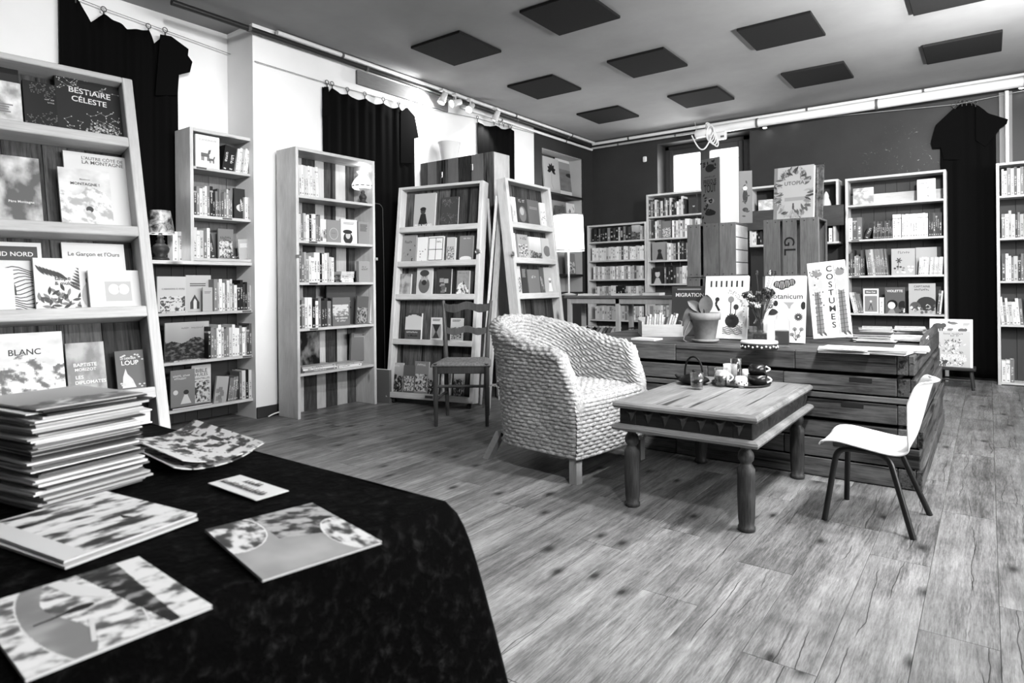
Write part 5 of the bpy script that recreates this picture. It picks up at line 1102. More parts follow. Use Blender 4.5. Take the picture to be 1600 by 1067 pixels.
f_ = face(FC, ZC_[3], 1383, 1414, 449, 487, 'dark album titled VIOLETTE with a black-haired face', .1, None, [('VIOLETTE', .75, .5, .86, .8)], .05, sp=.1); q = MB(); disc(q, .07, .1, .05, .05, .008); disc(q, .062, .088, .036, .04, .62, -.001); disc(q, .165, .09, .04, .05, .012, -.001); q.poly([(.02, .0), (.1, .0), (.08, .05), (.05, .05)], .25, -.0012)
for i in range(14): disc(q, random.uniform(.12, .22), random.uniform(.01, .06), .012, .012, random.choice((.6, .1, .03)), -.0012-.0001*i)
q.build('girl_art', INK, f_)
f_ = face(FC, ZC_[3], 1420, 1462, 443, 487, 'wide album titled CAPITAINE with a crowd of animals', .4, None, [('CAPITAINE', .03, .5, .9, .6), ('~~~~~~~~~', .03, .5, .8, .55)], .05, sp=.4); q = MB()
disc(q, .16, .11, .09, .075, .03); disc(q, .06, .08, .05, .05, .08, -.0009)
for i in range(30): disc(q, random.uniform(.02, .27), random.uniform(.012, .09), .014, .016, random.choice((.6, .03, .3, .1)), -.001-.00008*i)
q.build('crowd_art', INK, f_)
row(FC, ZC_[3], 1463, 1470, 488, 'mw', .28, 'leaning at the end of the shelf beside the crowd of animals', .17, .02, .1)
# ------------------------------------------------------------------ bookcase right of the drape
for i, (pat, nm, ln) in enumerate((('wpgwmwgw', 'top', 0.), ('gwpwdgpww', 'second', 0), ('mwwgpdggw', 'third', 0.), ('wgwpwwgpw', 'fourth', -.07))):
    f = FD; zs = ZD[i]; a0 = 1563; row(f, zs, 1565, 1600, (304, 371, 438, 506)[i], pat[:7], .28, 'on the %s shelf of the bookcase right of the black drape' % nm, .17, .015, ln, .2)
    row(f, zs, 1601, 1636, (304, 371, 438, 506)[i], pat[::-1][:5], .28, 'further along the %s shelf of the bookcase right of the black drape' % nm, .17, .015, 0., .2)
row(FD, .03, 1565, 1585, 570, 'wwg', .25, 'on the bottom shelf of the bookcase right of the black drape', .17, .015, 0, .2); MB().box(TH, .004, .008, .93-TH, .25, .03, bev=.002).build('shelf', PINE['x'], BD)
# ------------------------------------------------------------------ corner bookcases: the small spines are too many to be separate things
stuff_row(FA, ZA[0], 925, 986, 376, 'kdkmkdkgkdkpkgkd', .2); stuff_row(FA, ZA[0], 1000, 1007, 374, 'pg', .2)
face(FA, ZA[0], 987, 1000, 352, 374, 'small framed-looking paperback on the top shelf of the corner bookcase', .45, a_photo, [], .03, lo=.03, hi=.3)
stuff_row(FA, ZA[1], 925, 1007, 405, 'w'*7+'p'+'w'*6+'mww'+'g'+'wwwpwww', .19); stuff_row(FA, ZA[2], 927, 1006, 435, 'wpwpwpppwwpwppwpgwppmppwp', .19); stuff_row(FA, ZA[3], 930, 1006, 465, 'pwpppgpwwkkkkdpwpgwpp', .18)
stuff_row(FA, .55, 930, 1006, 500, 'pppwppgppwppgppwppwp', .2); MB().box(TH, .004, .528, .925-TH, .25, .549, bev=.002).build('shelf', PINE['x'], BA)
stuff_row(FB, ZB[0], 1013, 1070, 337, 'dgkwgdwkgwdwkkwpwd', .25, .15, .02, .3); face(FB, ZB[0], 1076, 1090, 309, 334, 'dark face-out book on the top shelf beneath the rear window', .03, a_figure, [], .05)
stuff_row(FB, ZB[1], 1015, 1033, 372, 'gdkwpg', .25); stuff_row(FB, ZB[1], 1050, 1098, 370, 'wgwpwgwwpgwwg', .24)
face(FB, ZB[1], 1034, 1049, 346, 371, 'busy photo book on the second shelf beneath the rear window', .15, a_scrub, [], .05)
face(FB, ZB[2], 1019, 1042, 379, 407, 'book with a black silhouette on the third shelf beneath the rear window', .25, a_figure, [], .05, g1=.01, g2=.02); stuff_row(FB, ZB[2], 1042, 1098, 407, 'wwpgkwkdkgkdkwgdk', .24)
f_ = face(FB, ZB[3], 1020, 1037, 418, 443, 'dark book with a pale painted face beneath the rear window', .02, lambda b, w_, h, s: (disc(b, w_*.45, h*.6, w_*.22, h*.22, .5), b.poly([(w_*.1, 0), (w_*.8, 0), (w_*.6, h*.35), (w_*.3, h*.35)], .4, -.0007), disc(b, w_*.4, h*.82, w_*.35, h*.12, .01, -.001)), [], .05); stuff_row(FB, ZB[3], 1038, 1098, 443, 'gkdkdgpwwpwgwpg', .24)
stuff_row(FB, .55, 1015, 1090, 500, 'gpppwgpppwgppgpp', .22); MB().box(TH, .004, .528, .93-TH, .25, .549, bev=.002).build('shelf', PINE['x'], BB)
# cubby shelf
face(FE, za, 1185, 1209, 313, 327, 'pale album in the small wall shelf left of the palm-leaf book', .6, a_cloudy, [], .05, lo=.4, hi=.8); stuff_row(FE, zc, 1170, 1190, 381, 'kwwwkkd', .17); stuff_row(FE, zc, 1295, 1305, 381, 'wp', .16)
s_ = STUFF.build('small_paperbacks', INK); tag(s_, 'closely packed rows of small spines in the far corner bookcases', 'books'); s_['kind'] = 'stuff'
# figurine in the cubby
p = FE.pt(FE.hit(1291, 321, .08)[0], za, .08); tag(MB().lathe([(.05, 0), (.055, .02), (.045, .06), (.03, .10), (.032, .12), (.022, .15), (.008, .175), (.001, .18)], 14).build('figurine', plain(.6, .5), None, Matrix.Translation(p)), 'small pale animal figurine in the wall shelf', 'figurine')
# ================================================================== books standing on the counter
def stand(xl, xr, yb, ytl, label, g_, art=None, texts=(), lean=.16, th=.02, roll=0., ybr=None, z=CZ, ang=.04, **kw):
    a = pz(xl, yb, z); fr = Frame(a, ang, lean); h = fr.hit(xl, ytl)[1]; b = a+fr.d*fr.hit(xr, yb)[0]
    return cover_book(fr.mat(0, .001+th*math.sin(lean), 0, roll), (b-a).length, h, th, g_, label, art, texts, **kw), (b-a).length, h
o, w_, h = stand(1048, 1104, 523, 448, 'dark book titled MIGRATION behind the terracotta pot', .05, None, [('MIGRATION', .8, .5, .82, .78)], .12, lines_=(.92, 1, .3))
o, w_, h = stand(1098, 1166, 529, 433, 'white illustrated book with a garden scene behind the terracotta pot', .76, None, [], .2, .025, sp=.76)
q = MB()
for i in range(7): q.poly([(w_*(.12+.12*i), h*.82), (w_*(.16+.12*i), h*.82), (w_*(.16+.12*i), h*.92), (w_*(.12+.12*i), h*.92)], .03, -.0008)
stroke(q, [(w_*.62, h*.3), (w_*.62, h*.58)], .006, .03); disc(q, w_*.62, h*.62, w_*.07, h*.05, .25); disc(q, w_*.74, h*.5, w_*.06, h*.045, .04)
stroke(q, [(w_*.72, h*.3), (w_*.74, h*.48)], .005, .03); disc(q, w_*.66, h*.28, w_*.16, h*.1, .03, -.001)
for i in range(8): leaf(q, w_*.66, h*.3, w_*.16, w_*.025, .4*i, .03, -.0012)
for i in range(5): stroke(q, [(w_*(.45+.05*j), h*(.08+.025*i+.012*math.sin(j*1.7+i))) for j in range(10)], .004, .03)
disc(q, w_*.3, h*.62, w_*.05, h*.035, .03); stroke(q, [(w_*.3, h*.62), (w_*.27, h*.54), (w_*.33, h*.47), (w_*.36, h*.44)], .014, .03)
random.seed(11)
for i in range(60): a = random.uniform(-1.4, 1.6); disc(q, w_*(.55+.36*math.cos(a)+random.uniform(-.04, .04)), h*(.42+.33*math.sin(a)+random.uniform(-.03, .03)), .004, .004, .3, -.0009-.00001*i, 6)
q.poly([(0, 0), (w_, 0), (w_, h), (0, h)], .76, -.0003); q.build('garden_art', INK, o)
o, w_, h = stand(1192, 1257, 535, 433, 'white book titled Botanicum with plants and mushrooms', .76, None, [('Botanicum', .02, .52, .69, .82)], .2, .025, ybr=535, sp=.76)
q = MB()
for cx, cz, r in ((.42, .86, .12), (.54, .88, .11), (.3, .87, .09), (.66, .9, .09)):
    disc(q, w_*cx, h*cz, w_*r, h*r*.62, .03)
    for j in range(3): stroke(q, [(w_*(cx-.05+.05*j), h*(cz-r*.45)), (w_*(cx-.03+.03*j), h*(cz+r*.45))], .0025, .6, -.0011)
for i in range(14): a = i/14*2*PI; leaf(q, w_*.84, h*.38, w_*.12, w_*.02, a, .08)
disc(q, w_*.84, h*.38, w_*.05, w_*.05, .03, -.0012); disc(q, w_*.84, h*.38, w_*.02, w_*.02, .6, -.0014)
q.poly([(w_*.6, h*.5), (w_*.64, h*.5), (w_*.66, h*.55), (w_*.74, h*.6), (w_*.46, h*.6), (w_*.56, h*.55)], .3, -.0008)
for cx, cz in ((.7, .12), (.85, .1), (.76, .2), (.92, .2)): disc(q, w_*cx, h*cz, w_*.055, h*.03, .2); stroke(q, [(w_*cx, h*cz), (w_*.8, h*.03)], .004, .03)
for i in range(8): leaf(q, w_*.2, h*.5, w_*.2, w_*.03, -.6-.2*i, .03, -.001-.00002*i)
for i in range(9): a = i/9*2*PI; leaf(q, w_*.12, h*.6, w_*.14, w_*.02, a, .35, -.0012)
disc(q, w_*.28, h*.58, w_*.06, h*.045, .02); disc(q, w_*.95, h*.55, w_*.06, h*.06, .02, -.0012); q.poly([(0, 0), (w_, 0), (w_, h), (0, h)], .76, -.0003); q.build('plant_art', INK, o)
a = pz(1271, 537, CZ); fr = Frame(a, .06, .2); w_ = fr.hit(1331, 533)[0]; h = fr.hit(1251, 419)[1]*1.0
o = cover_book(fr.mat(0, .03, 0, -.10), w_*1.02, h, .025, .76, 'tall tilted white book titled COSTUMES with two costumed figures', None, [], sp=.76); w_ *= 1.02
for i, ch in enumerate('COSTUMES'): text_mesh(ch, .04, o, w_*.57, h*(.90-.105*i), None, h*.078, name='letter', bold=.02)
q = MB()
for cx, wd in ((.22, .16), (.84, .12)):
    for gx, gg in ((-.09, .16), (.02, .05), (.09, .2)): q.poly([(w_*(cx+gx*.6-.05), h*.06), (w_*(cx+gx*.6+.04), h*.06), (w_*(cx+gx*.5+.03), h*.62), (w_*(cx+gx*.5-.04), h*.62)], gg, -.0006-abs(gx)*.002)
    disc(q, w_*cx, h*.7, w_*wd, h*.1, .45, -.001); disc(q, w_*cx, h*.78, w_*.07, h*.045, .62, -.0012); disc(q, w_*cx, h*.84, w_*wd, h*.04, .2, -.0014)
    for j in range(7): leaf(q, w_*cx, h*.85, w_*.15, w_*.03, .3+.4*j, random.choice((.1, .3, .5)), -.0013)
    for j in range(9): stroke(q, [(w_*(cx-.11), h*(.12+.055*j)), (w_*(cx+.1), h*(.13+.055*j))], .003, .06, -.0012)
    for sx in (-.06, .05): leaf(q, w_*(cx+sx), h*.09, h*.08, w_*.03, -1.0, .08, -.0014)
for j in range(30): disc(q, w_*random.uniform(.05, .38), h*random.uniform(.3, .9), .005, .006, random.choice((.1, .5, .7)), -.0016-.00001*j, 6)
stroke(q, [(w_*.70, h*.02), (w_*.70, h*.98)], .002, .1); q.build('costume_art', INK, o)
# dark animal book opened on the left crate
CT = CRTOP
t = thing('book', 'dark standing-open book titled PRESQUE TOUT on the pale-sided crate', 'book', T(CR1.x+.085, CRY+.06, CT+.0)); hh_ = .50
p0 = pyy(1092, 353, CRY+.05); p1 = pyy(1125, 349, CRY+.05)
import mathutils
wA = .26
MA = Matrix.Rotation(math.radians(12), 4, 'Z')
def panel(name, x0, y0, x1, y1, z0, h, th, m, art=None):
    d = Vector((x1-x0, y1-y0, 0)); a = math.atan2(d.y, d.x); return MB().box(0, 0, 0, d.length, th, h, bev=.001).build(name, m, t, T(x0, y0, z0, a))
DC = plain(.13, .45, .3)
fc = panel('front_cover', 0, 0.02, .16, -.035, .0, hh_, .006, DC); panel('page_block', .165, -.035, .275, .06, .003, hh_-.006, .05, plain(.5, .7)); bc = panel('back_cover', .275, .07, .36, .10, .0, hh_*.78, .006, plain(.2, .45))
wf_ = .169
text_mesh('PRESQUE', .004, fc, wf_*.5, hh_*.64, wf_*.7, .042); text_mesh('TOUT', .004, fc, wf_*.5, hh_*.545, wf_*.66, .062); scribble(fc, 14, .006, wf_*.5, hh_*.72, wf_*.6, .012)
q = MB(); random.seed(5)
for i in range(46):
    x, z = random.uniform(.06, .94), random.uniform(.04, .96)
    if .02 < x < .95 and .44 < z < .80: continue
    leaf(q, wf_*x*.9, hh_*z, .03, .007, random.uniform(0, 6.2), random.choice((.006, .008, .012)), -.0008-.00001*i)
disc(q, wf_*.5, hh_*.35, wf_*.22, .022, .25); disc(q, wf_*.5, hh_*.85, wf_*.25, .03, .008); disc(q, wf_*.5, hh_*.17, wf_*.3, .02, .01); q.build('animal_art', INK, fc)
q = MB(); disc(q, .04, .2, .018, .05, .01); disc(q, .04, .26, .016, .016, .6, -.001); disc(q, .04, .1, .02, .016, .02)
for i in range(10): leaf(q, .045, .05+.03*i, .03, .006, random.uniform(0, 6), .05)
q.poly([(0, 0), (.09, 0), (.09, hh_*.78), (0, hh_*.78)], .2, -.0005); q.build('creature_art', INK, bc)
# palm-leaf book UTOPIA on the right crate
a = Vector((CR2.x+.05, CRY+.10, CT)); b_ = pyy(1270, 342, CRY+.1); fr = Frame(a, -.06, .10); wU = .27; hU = fr.hit(1216, 264)[1]
o = cover_book(fr.mat(0, .004, 0), wU, hU, .035, .72, 'white book titled UTOPIA framed by palm leaves on the stencilled crate', None, [('UTOPIA', .12, .52, .68, .5)], sp=.5)
q = MB(); random.seed(8)
for i in range(130):
    a = random.uniform(0, 2*PI); rx, rz = random.uniform(.43, .55), random.uniform(.43, .54); x, z = wU*(.5+rx*math.cos(a)), hU*(.5+rz*math.sin(a)); ang = a+PI+random.uniform(-.7, .7); l = random.uniform(.035, .06)
    leaf(q, x, z, l, .008, ang, random.choice((.06, .25, .4, .12)), -.0008-.00001*i)
q.poly([(0, 0), (wU*.09, 0), (wU*.09, hU), (0, hU)], .25, -.0006); q.poly([(wU*.28, hU*.34), (wU*.82, hU*.34), (wU*.82, hU*.41), (wU*.28, hU*.41)], .35, -.0006); disc(q, wU*.5, hU*.22, .007, .022, .08); disc(q, wU*.5, hU*.28, .006, .007, .08); q.build('palm_art', INK, o)
t = thing('book', 'patterned album in a clear sleeve behind the palm-leaf book', 'book', fr.mat(wU*.8, .0, .06)); MB().box(0, 0, 0, .10, .01, hU*1.03, bev=.001).build('cover', photo_print('patterned_album', .03, .5, 22.), t); MB().box(-.003, -.004, 0, .108, -.002, hU*1.05).build('clear_sleeve', glass('sleeve_film', .9, .2), t)
# stencilled letters on the crate slat
text_mesh('G', .012, c4, .177, .24, None, .07, y=-.0012, name='stencil_letter', rot=-PI/2); text_mesh('L', .012, c4, .180, .165, None, .075, y=-.0012, name='stencil_letter', rot=-PI/2)
# ------------------------------------------------------------------ terracotta pot and plant
p = pz(1102, 534, CZ); p.z = CZ; t = thing('potted_plant', 'broad-leaved plant in a stained terracotta pot on the counter', 'plant', Matrix.Translation(p)); TC = paint('terracotta', .22, .25, 14., .85)
MB().lathe([(.06, 0), (.082, .006), (.086, .018), (.08, .02), (.06, .012)], 28).build('saucer', TC, t); MB().lathe([(.056, .013), (.062, .02), (.083, .14), (.094, .142), (.097, .185), (.088, .186), (.083, .172), (.03, .165), (.001, .165)], 28, cap=False).build('pot', TC, t)
MB().lathe([(.001, .167), (.05, .168), (.083, .166)], 20, cap=False).build('soil', plain(.02, .9), t); LF = paint('leaf_green', .10, .3, 20., .4, None, .5)
def big_leaf(base, tip, wd, droop=.03, m=LF, par=None):
    b0, t0 = Vector(base), Vector(tip); d = t0-b0; side = d.cross(Vector((.6, -.8, .1))).normalized()
    def f(u, v): s = math.sin(PI*min(1, u*.92+.08))**.8*wd*(1 if u < .98 else .2); q_ = b0+d*u+side*s*(2*v-1); q_.z -= droop*u*u; q_ += side.cross(d).normalized()*(-.15*wd*(1-abs(2*v-1))); return q_
    o_ = MB().grid(f, 14, 7).build('leaf', m, par or t); return o_
big_leaf((0, 0, .17), (.02, -.02, .33), .045); big_leaf((-.02, 0, .19), (-.09, -.06, .29), .03); big_leaf((-.05, -.02, .19), (-.13, -.06, .16), .05, .06); big_leaf((-.06, -.05, .17), (-.11, -.08, .06), .03, .03); big_leaf((0, 0, .17), (-.03, .05, .27), .03)
MB().tube([(0, 0, .16), (0, -.005, .2), (-.02, 0, .22)], .005, 6).build('stem', plain(.05, .6), t); MB().tube([(-.075, -.06, .13), (-.10, -.08, .07), (-.11, -.085, .015), (-.09, -.09, .005)], .003, 6).build('runner', plain(.2, .6), t)
# ------------------------------------------------------------------ glass vases and flowers, tin
def vase(label, x, y, w_, h, wl):
    p = pz(x, y, CZ); p.z = CZ+.001; t = thing('glass_vase', label, 'vase', T(p.x, p.y, p.z, .25)); s = w_/2; b = MB(); th = .004
    for a in ((-s, -s, s, -s+th), (-s, s-th, s, s), (-s, -s+th, -s+th, s-th), (s-th, -s+th, s, s-th)): b.box(a[0], a[1], 0, a[2], a[3], h*.8)
    b.box(-s+th, -s+th, 0, s-th, s-th, .012); b.build('glass_body', GLASS, t); MB().lathe([(s*.95, h*.8), (s*.7, h*.93), (s*.55, h), (s*.58, h)], 20, cap=False).build('neck', GLASS, t)
    MB().box(-s+th+.001, -s+th+.001, .013, s-th-.001, s-th-.001, wl, bev=.002).build('dark_filling', plain(.07, .3), t); return t, p
v1, vp = vase('square glass vase holding the dried flowers', 1188, 536, .085, .15, .06)
v2, _ = vase('square glass bottle before the Botanicum book', 1222, 541, .085, .19, .09)
t = thing('flower_bunch', 'bunch of dried wild flowers in the square glass vase', 'flowers', Matrix.Translation(vp)); random.seed(21); st = MB()
tips = []
for i in range(26):
    x, y, z = random.uniform(-.085, .075), random.uniform(-.05, .05), random.uniform(.22, .33); tips.append((x, y, z)); st.tube([(random.uniform(-.02, .02), random.uniform(-.02, .02), .065), (x*.35, y*.3, .17), (x, y, z)], .0018, 5)
for i in range(5): x = random.uniform(-.02, .1); st.tube([(0, 0, .1), (x*.3, 0, .25), (x, 0, .43)], .0012, 5); tips.append((x, 0, .43))
st.build('stems', plain(.05, .7), t)
fm = [plain(.04, .8), plain(.15, .8), plain(.03, .8), plain(.55, .7)]
for i, (x, y, z) in enumerate(tips):
    b = MB(); R0 = .022 if z < .4 else .005
    for j in range(16):
        a, c = random.uniform(0, 2*PI), random.uniform(.2, 1); b.lathe([(.001, -.006), (.0065, 0), (.001, .006)], 6, M=Matrix.Translation((x+R0*c*math.cos(a), y+R0*c*math.sin(a), z+random.uniform(-.008, .012))), cap=False)
    b.build('flower_head', fm[i % 3] if i % 7 else fm[3], t)
p = pz(1186, 546, CZ); p.z = CZ+.0005; t = thing('oval_tin', 'low oval black tin with white painted pattern on the counter', 'tin', T(p.x, p.y, p.z, .3)); S = Matrix.Diagonal((1.1, .75, 1, 1))
MB().lathe([(.085, 0), (.088, .004), (.088, .03), (.086, .033)], 32, M=S).build('tin_body', BLACK, t); MB().lathe([(.088, .034), (.09, .036), (.09, .044), (.084, .05), (.001, .052)], 32, M=S, cap=False).build('lid', plain(.6, .4), t)
q = MB()
for i in range(26):
    a = 2*PI*i/26; q.lathe([(.001, -.006), (.006, 0), (.001, .006)], 6, M=S @ Matrix.Translation((.0875*math.cos(a), .0875*math.sin(a), .016+.005*(i % 2))), cap=False)
q.build('painted_pattern', WHITE, t)
# ------------------------------------------------------------------ wooden tray of books, pads and magazines on the counter
p = pz(1003, 526, CZ); p2 = pz(1068, 526, CZ); ang = math.atan2(p2.y-p.y, p2.x-p.x); wT = (p2-p).length; t = thing('book_box', 'open pine box full of small books on the counter', 'box', T(p.x, p.y, CZ, ang)); dT = .36
for nm, q in (('front_panel', (0, 0, wT, .012, .085)), ('rear_panel', (0, dT-.012, wT, dT, .12)), ('side_panel', (0, .012, .012, dT-.012, .105)), ('side_panel', (wT-.012, .012, wT, dT-.012, .105))): MB().box(q[0], q[1], .008, q[2], q[3], q[4], bev=.002).build(nm, PINE['x'], t)
MB().box(0, 0, 0, wT, dT, .008).build('bottom_panel', PINE['x'], t)
fb = Frame((p.x, p.y, CZ), ang); a = .02; i = 0
for i, c in enumerate('wwpwpwwgwpw'):
    th = .013; M = fb.mat(.03+.017*i, .009, .03, .28 if i > 6 else .08); o = link('book', BM[c]); o.matrix_world = scale(M, th, .14, random.uniform(.125, .16)); tag(o, '%s-spined booklet standing in the open pine box' % TONE[c][0], 'book', 'booklets in the open pine box')
def leaflet(px_, py_, ang, w_, h, th, g_, label, art=None, texts=(), z=CZ, name='magazine', group=None, **kw):
    p = pz(px_, py_, z); return cover_book(flat_M((p.x, p.y, z+th+.0005), ang), w_, h, th, g_, label, art, texts, name=name, cat='magazine', group=group, **kw)
leaflet(986, 531, -.05, .17, .12, .012, .7, 'small white pad lying on the counter near the armchair')
random.seed(33)
k_ = 0
for (x, y, a, n, w_, h, lb) in ((1276, 551, .06, 4, .24, .19, 'in the spread before the COSTUMES book'), (1340, 552, -.05, 4, .25, .2, 'in the spread at the front right of the counter'), (1392, 550, .05, 3, .16, .22, 'in the spread at the counter corner'), (1335, 534, .1, 5, .24, .2, 'in the second spread behind the front ones'), (1385, 534, 0, 4, .22, .22, 'in the second spread near the end lip'), (1345, 521, .05, 6, .22, .2, 'in the flat pile below the comics bookcase'), (1398, 521, 0, 6, .2, .2, 'in the flat pile near the easel')):
    z = CZ+.0005
    for i in range(n):
        th = random.uniform(.004, .008); p = pz(x, y, CZ); dx, dy = random.uniform(-.02, .02), random.uniform(-.012, .012); art = random.choice((a_cloudy, a_scrub, a_photo)); g_ = random.choice((.7, .6, .75, .4))
        cover_book(flat_M((p.x+dx, p.y+dy, z+th), a+random.uniform(-.12, .12)), w_*random.uniform(.85, 1), h*random.uniform(.85, 1), th, g_, ('top ' if i == n-1 else '')+'magazine lying '+lb, art if i == n-1 else None, [], group='magazines '+lb, cat='magazine', name='magazine', **({'lo': .35, 'hi': .8} if art in (a_cloudy, a_scrub) else {})); z += th+.0006
leaflet(1322, 528, .05, .26, .2, .03, .03, 'thick dark book lying flat beside the tilted COSTUMES book', None, [])
# ------------------------------------------------------------------ easel stool with two children's books
p = pz(1492, 606, 0); t = thing('low_stool', 'low dark stool carrying two picture books by the tall drape', 'stool', T(p.x, p.y, 0)); ZS = .21
MB().box(-.15, -.13, ZS-.025, .17, .13, ZS, bev=.005).build('seat', DARKW['x'], t)
for sx in (-.11, .13):
    for sy in (-.09, .09): MB().tube([(sx*1.15, sy*1.15, 0), (sx, sy, ZS-.025)], .014, 8).build('leg', DARKW['z'], t)
for sy in (-.09, .09): MB().tube([(-.12, sy, .09), (.14, sy, .09)], .009, 8).build('stretcher', DARKW['x'], t)
fr = Frame((p.x-.22, p.y-.06, ZS), -.02, .14)
q0 = fr.hit(1452, 575)[0]; q1 = fr.hit(1520, 577)[0]; tt = fr.hit(1452, 498)[1]
o = cover_book(fr.mat(q0, .003, .022), q1-q0, tt, .015, .74, 'white poster-size book of animal pictures on the low stool', None, [], sp=.74); w_, h = q1-q0, tt; q = MB()
def beast(cx, cz, s, g_): disc(q, cx, cz, s, s*.62, g_); disc(q, cx+s*1.0, cz+s*.15, s*.5, s*.5, g_, -.001); [q.poly([(cx+lx*s, cz-s*1.1), (cx+(lx+.3)*s, cz-s*1.1), (cx+(lx+.3)*s, cz), (cx+lx*s, cz)], g_, -.0012) for lx in (-.9, -.4, .2, .6)]
beast(w_*.2, h*.85, .045, .06); stroke(q, [(w_*.32, h*.85), (w_*.335, h*.78)], .01, .06); leaf(q, w_*.42, h*.92, .09, .014, -.05, .15); leaf(q, w_*.5, h*.92, .03, .012, 2.8, .15); beast(w_*.47, h*.78, .02, .15); beast(w_*.84, h*.9, .022, .4); beast(w_*.75, h*.77, .03, .1); q.build('animal_art', INK, o)
q0 = fr.hit(1464, 577, -.002)[0]; tt = fr.hit(1466, 517, -.002)[1]
o = cover_book(fr.mat(q0, .003, 0), q1-q0-.02, tt, .015, .45, 'grey picture book titled UN OISEAU in front of the animal poster book', None, [('~~~~~~~~~~~~~~', .08, .5, .93, .6), ('~~~~~~~~', .08, .5, .87, .35), ('UN OISEAU', .75, .45, .3, .8), ('UNE PLUME', .75, .5, .22, .8)], sp=.45); w_, h = q1-q0-.02, tt; q = MB(); random.seed(3)
for i in range(60): leaf(q, random.uniform(.02, w_-.05), random.uniform(.35, .72)*h, .03, .005, random.uniform(.3, 2.8), random.choice((.1, .25, .7)), -.0008-.00001*i)
beast(w_*.15, h*.12, .035, .05); beast(w_*.7, h*.1, .02, .2)
for i in range(20): leaf(q, random.uniform(.02, w_-.05), random.uniform(.02, .18)*h, .03, .005, random.uniform(.3, 2.8), random.choice((.1, .7)), -.0018-.00001*i)
q.build('bird_art', INK, o)
# ================================================================== tea things on the coffee table
ZT = .5005
def on_table(x, y): p = pz(x, y, ZT); p.z = ZT; return p
p = on_table(1084, 600); t = thing('iron_teapot', 'squat black iron teapot with arched handle on the coffee table', 'teapot', Matrix.Translation(p)); IR = plain(.004, .5, .2, name='cast_iron')
MB().lathe([(.04, 0), (.055, .004), (.084, .02), (.078, .032), (.045, .05), (.026, .056), (.024, .058), (.01, .061), (.006, .064), (.009, .07), (.008, .076), (.001, .079)], 28, cap=False).build('pot_body', IR, t)
MB().tube([(-.05*math.cos(PI*i/14), 0, .045+.105*math.sin(PI*i/14)**.8) for i in range(15)], .0055, 8).build('handle', IR, t); MB().tube([(-.07, 0, .022), (-.092, 0, .032), (-.104, 0, .046)], [.014, .009, .007], 10).build('spout', IR, t)
WAT = glass('water', .8, .05); TEA = plain(.04, .1, .5)
def tumbler(label, x, y, r, h, fill, filled=True):
    p = on_table(x, y); t = thing('glass_tumbler', label, 'glass', Matrix.Translation(p)); MB().lathe([(r*.82, 0), (r*.84, .001), (r, h), (r*.94, h), (r*.78, .012), (.001, .012)], 24, cap=False).lathe([(.001, 0), (r*.82, 0)], 24, cap=False).build('glass_wall', GLASS, t)
    if filled: MB().lathe([(.001, .0125), (r*.77, .0125), (r*.85, fill), (.001, fill)], 24, cap=False).build('tea', glass('tea_liquid', .25, .1), t)
    return t
tumbler('short tumbler half full of tea beside the iron teapot', 1089, 608, .036, .085, .042); tumbler('tumbler of tea before the round tray', 1127, 604, .034, .1, .055)
p = on_table(1158, 600); t0 = p; t = thing('round_tray', 'round black tray of cups on the coffee table', 'tray', Matrix.Translation(p)); MB().lathe([(.001, .002), (.135, .003), (.15, .012), (.154, .013), (.145, .0), (.001, 0)], 40, cap=False).build('tray_dish', BLACK, t)
def cup(label, x, y, r, h, m, dz=.004, turn=0., pattern=False, flip=False, handle=True):
    p = pz(x, y, ZT+dz); p.z = ZT+dz; M = Matrix.Translation(p) @ Matrix.Rotation(turn, 4, 'Z')
    if flip: M = M @ Matrix.Translation((0, 0, h)) @ Matrix.Rotation(PI, 4, 'X')
    t = thing('cup', label, 'cup', M); MB().lathe([(r*.6, 0), (r*.8, .004), (r, h*.45), (r*.98, h), (r*.92, h), (r*.9, h*.45), (r*.6, .01), (.001, .008)], 24).build('bowl', m, t)
    if handle: MB().tube([(r*.95+.02*math.sin(PI*i/10), 0, h*.8-h*.55*i/10) for i in range(11)], .0045, 8).build('handle', WHITE if m is not WHITE else m, t)
    if pattern:
        q = MB()
        for i in range(16): a = i/16*2*PI; q.lathe([(.001, -.005), (.004, 0), (.001, .005)], 6, M=Matrix.Translation((r*1.0*math.cos(a), r*1.0*math.sin(a), h*(.45+.14*(i % 3)))), cap=False)
        q.build('painted_pattern', BLACK, t)
    return t
cup('white cup upside down on the tray behind the tumbler', 1128, 600, .04, .075, WHITE, flip=True, turn=.5, pattern=True); cup('tall white cup at the back of the tray', 1141, 594, .038, .09, WHITE, handle=False)
cup('small white patterned cup upside down at the tray front', 1158, 604, .034, .055, WHITE, flip=True, pattern=True, handle=False); cup('lower black speckled mug on the tray', 1184, 601, .05, .055, plain(.01, .25, .5), turn=.3, pattern=False)
cup('upper black mug turned over on another mug', 1183, 583, .046, .05, plain(.01, .25, .5), .0605, flip=True, turn=.3); cup('pale cup behind the black mugs', 1170, 594, .036, .06, WHITE, handle=False)
tumbler('tall empty tumbler among the cups of the tray', 1150, 598, .03, .13, .05, False).location.z += .004
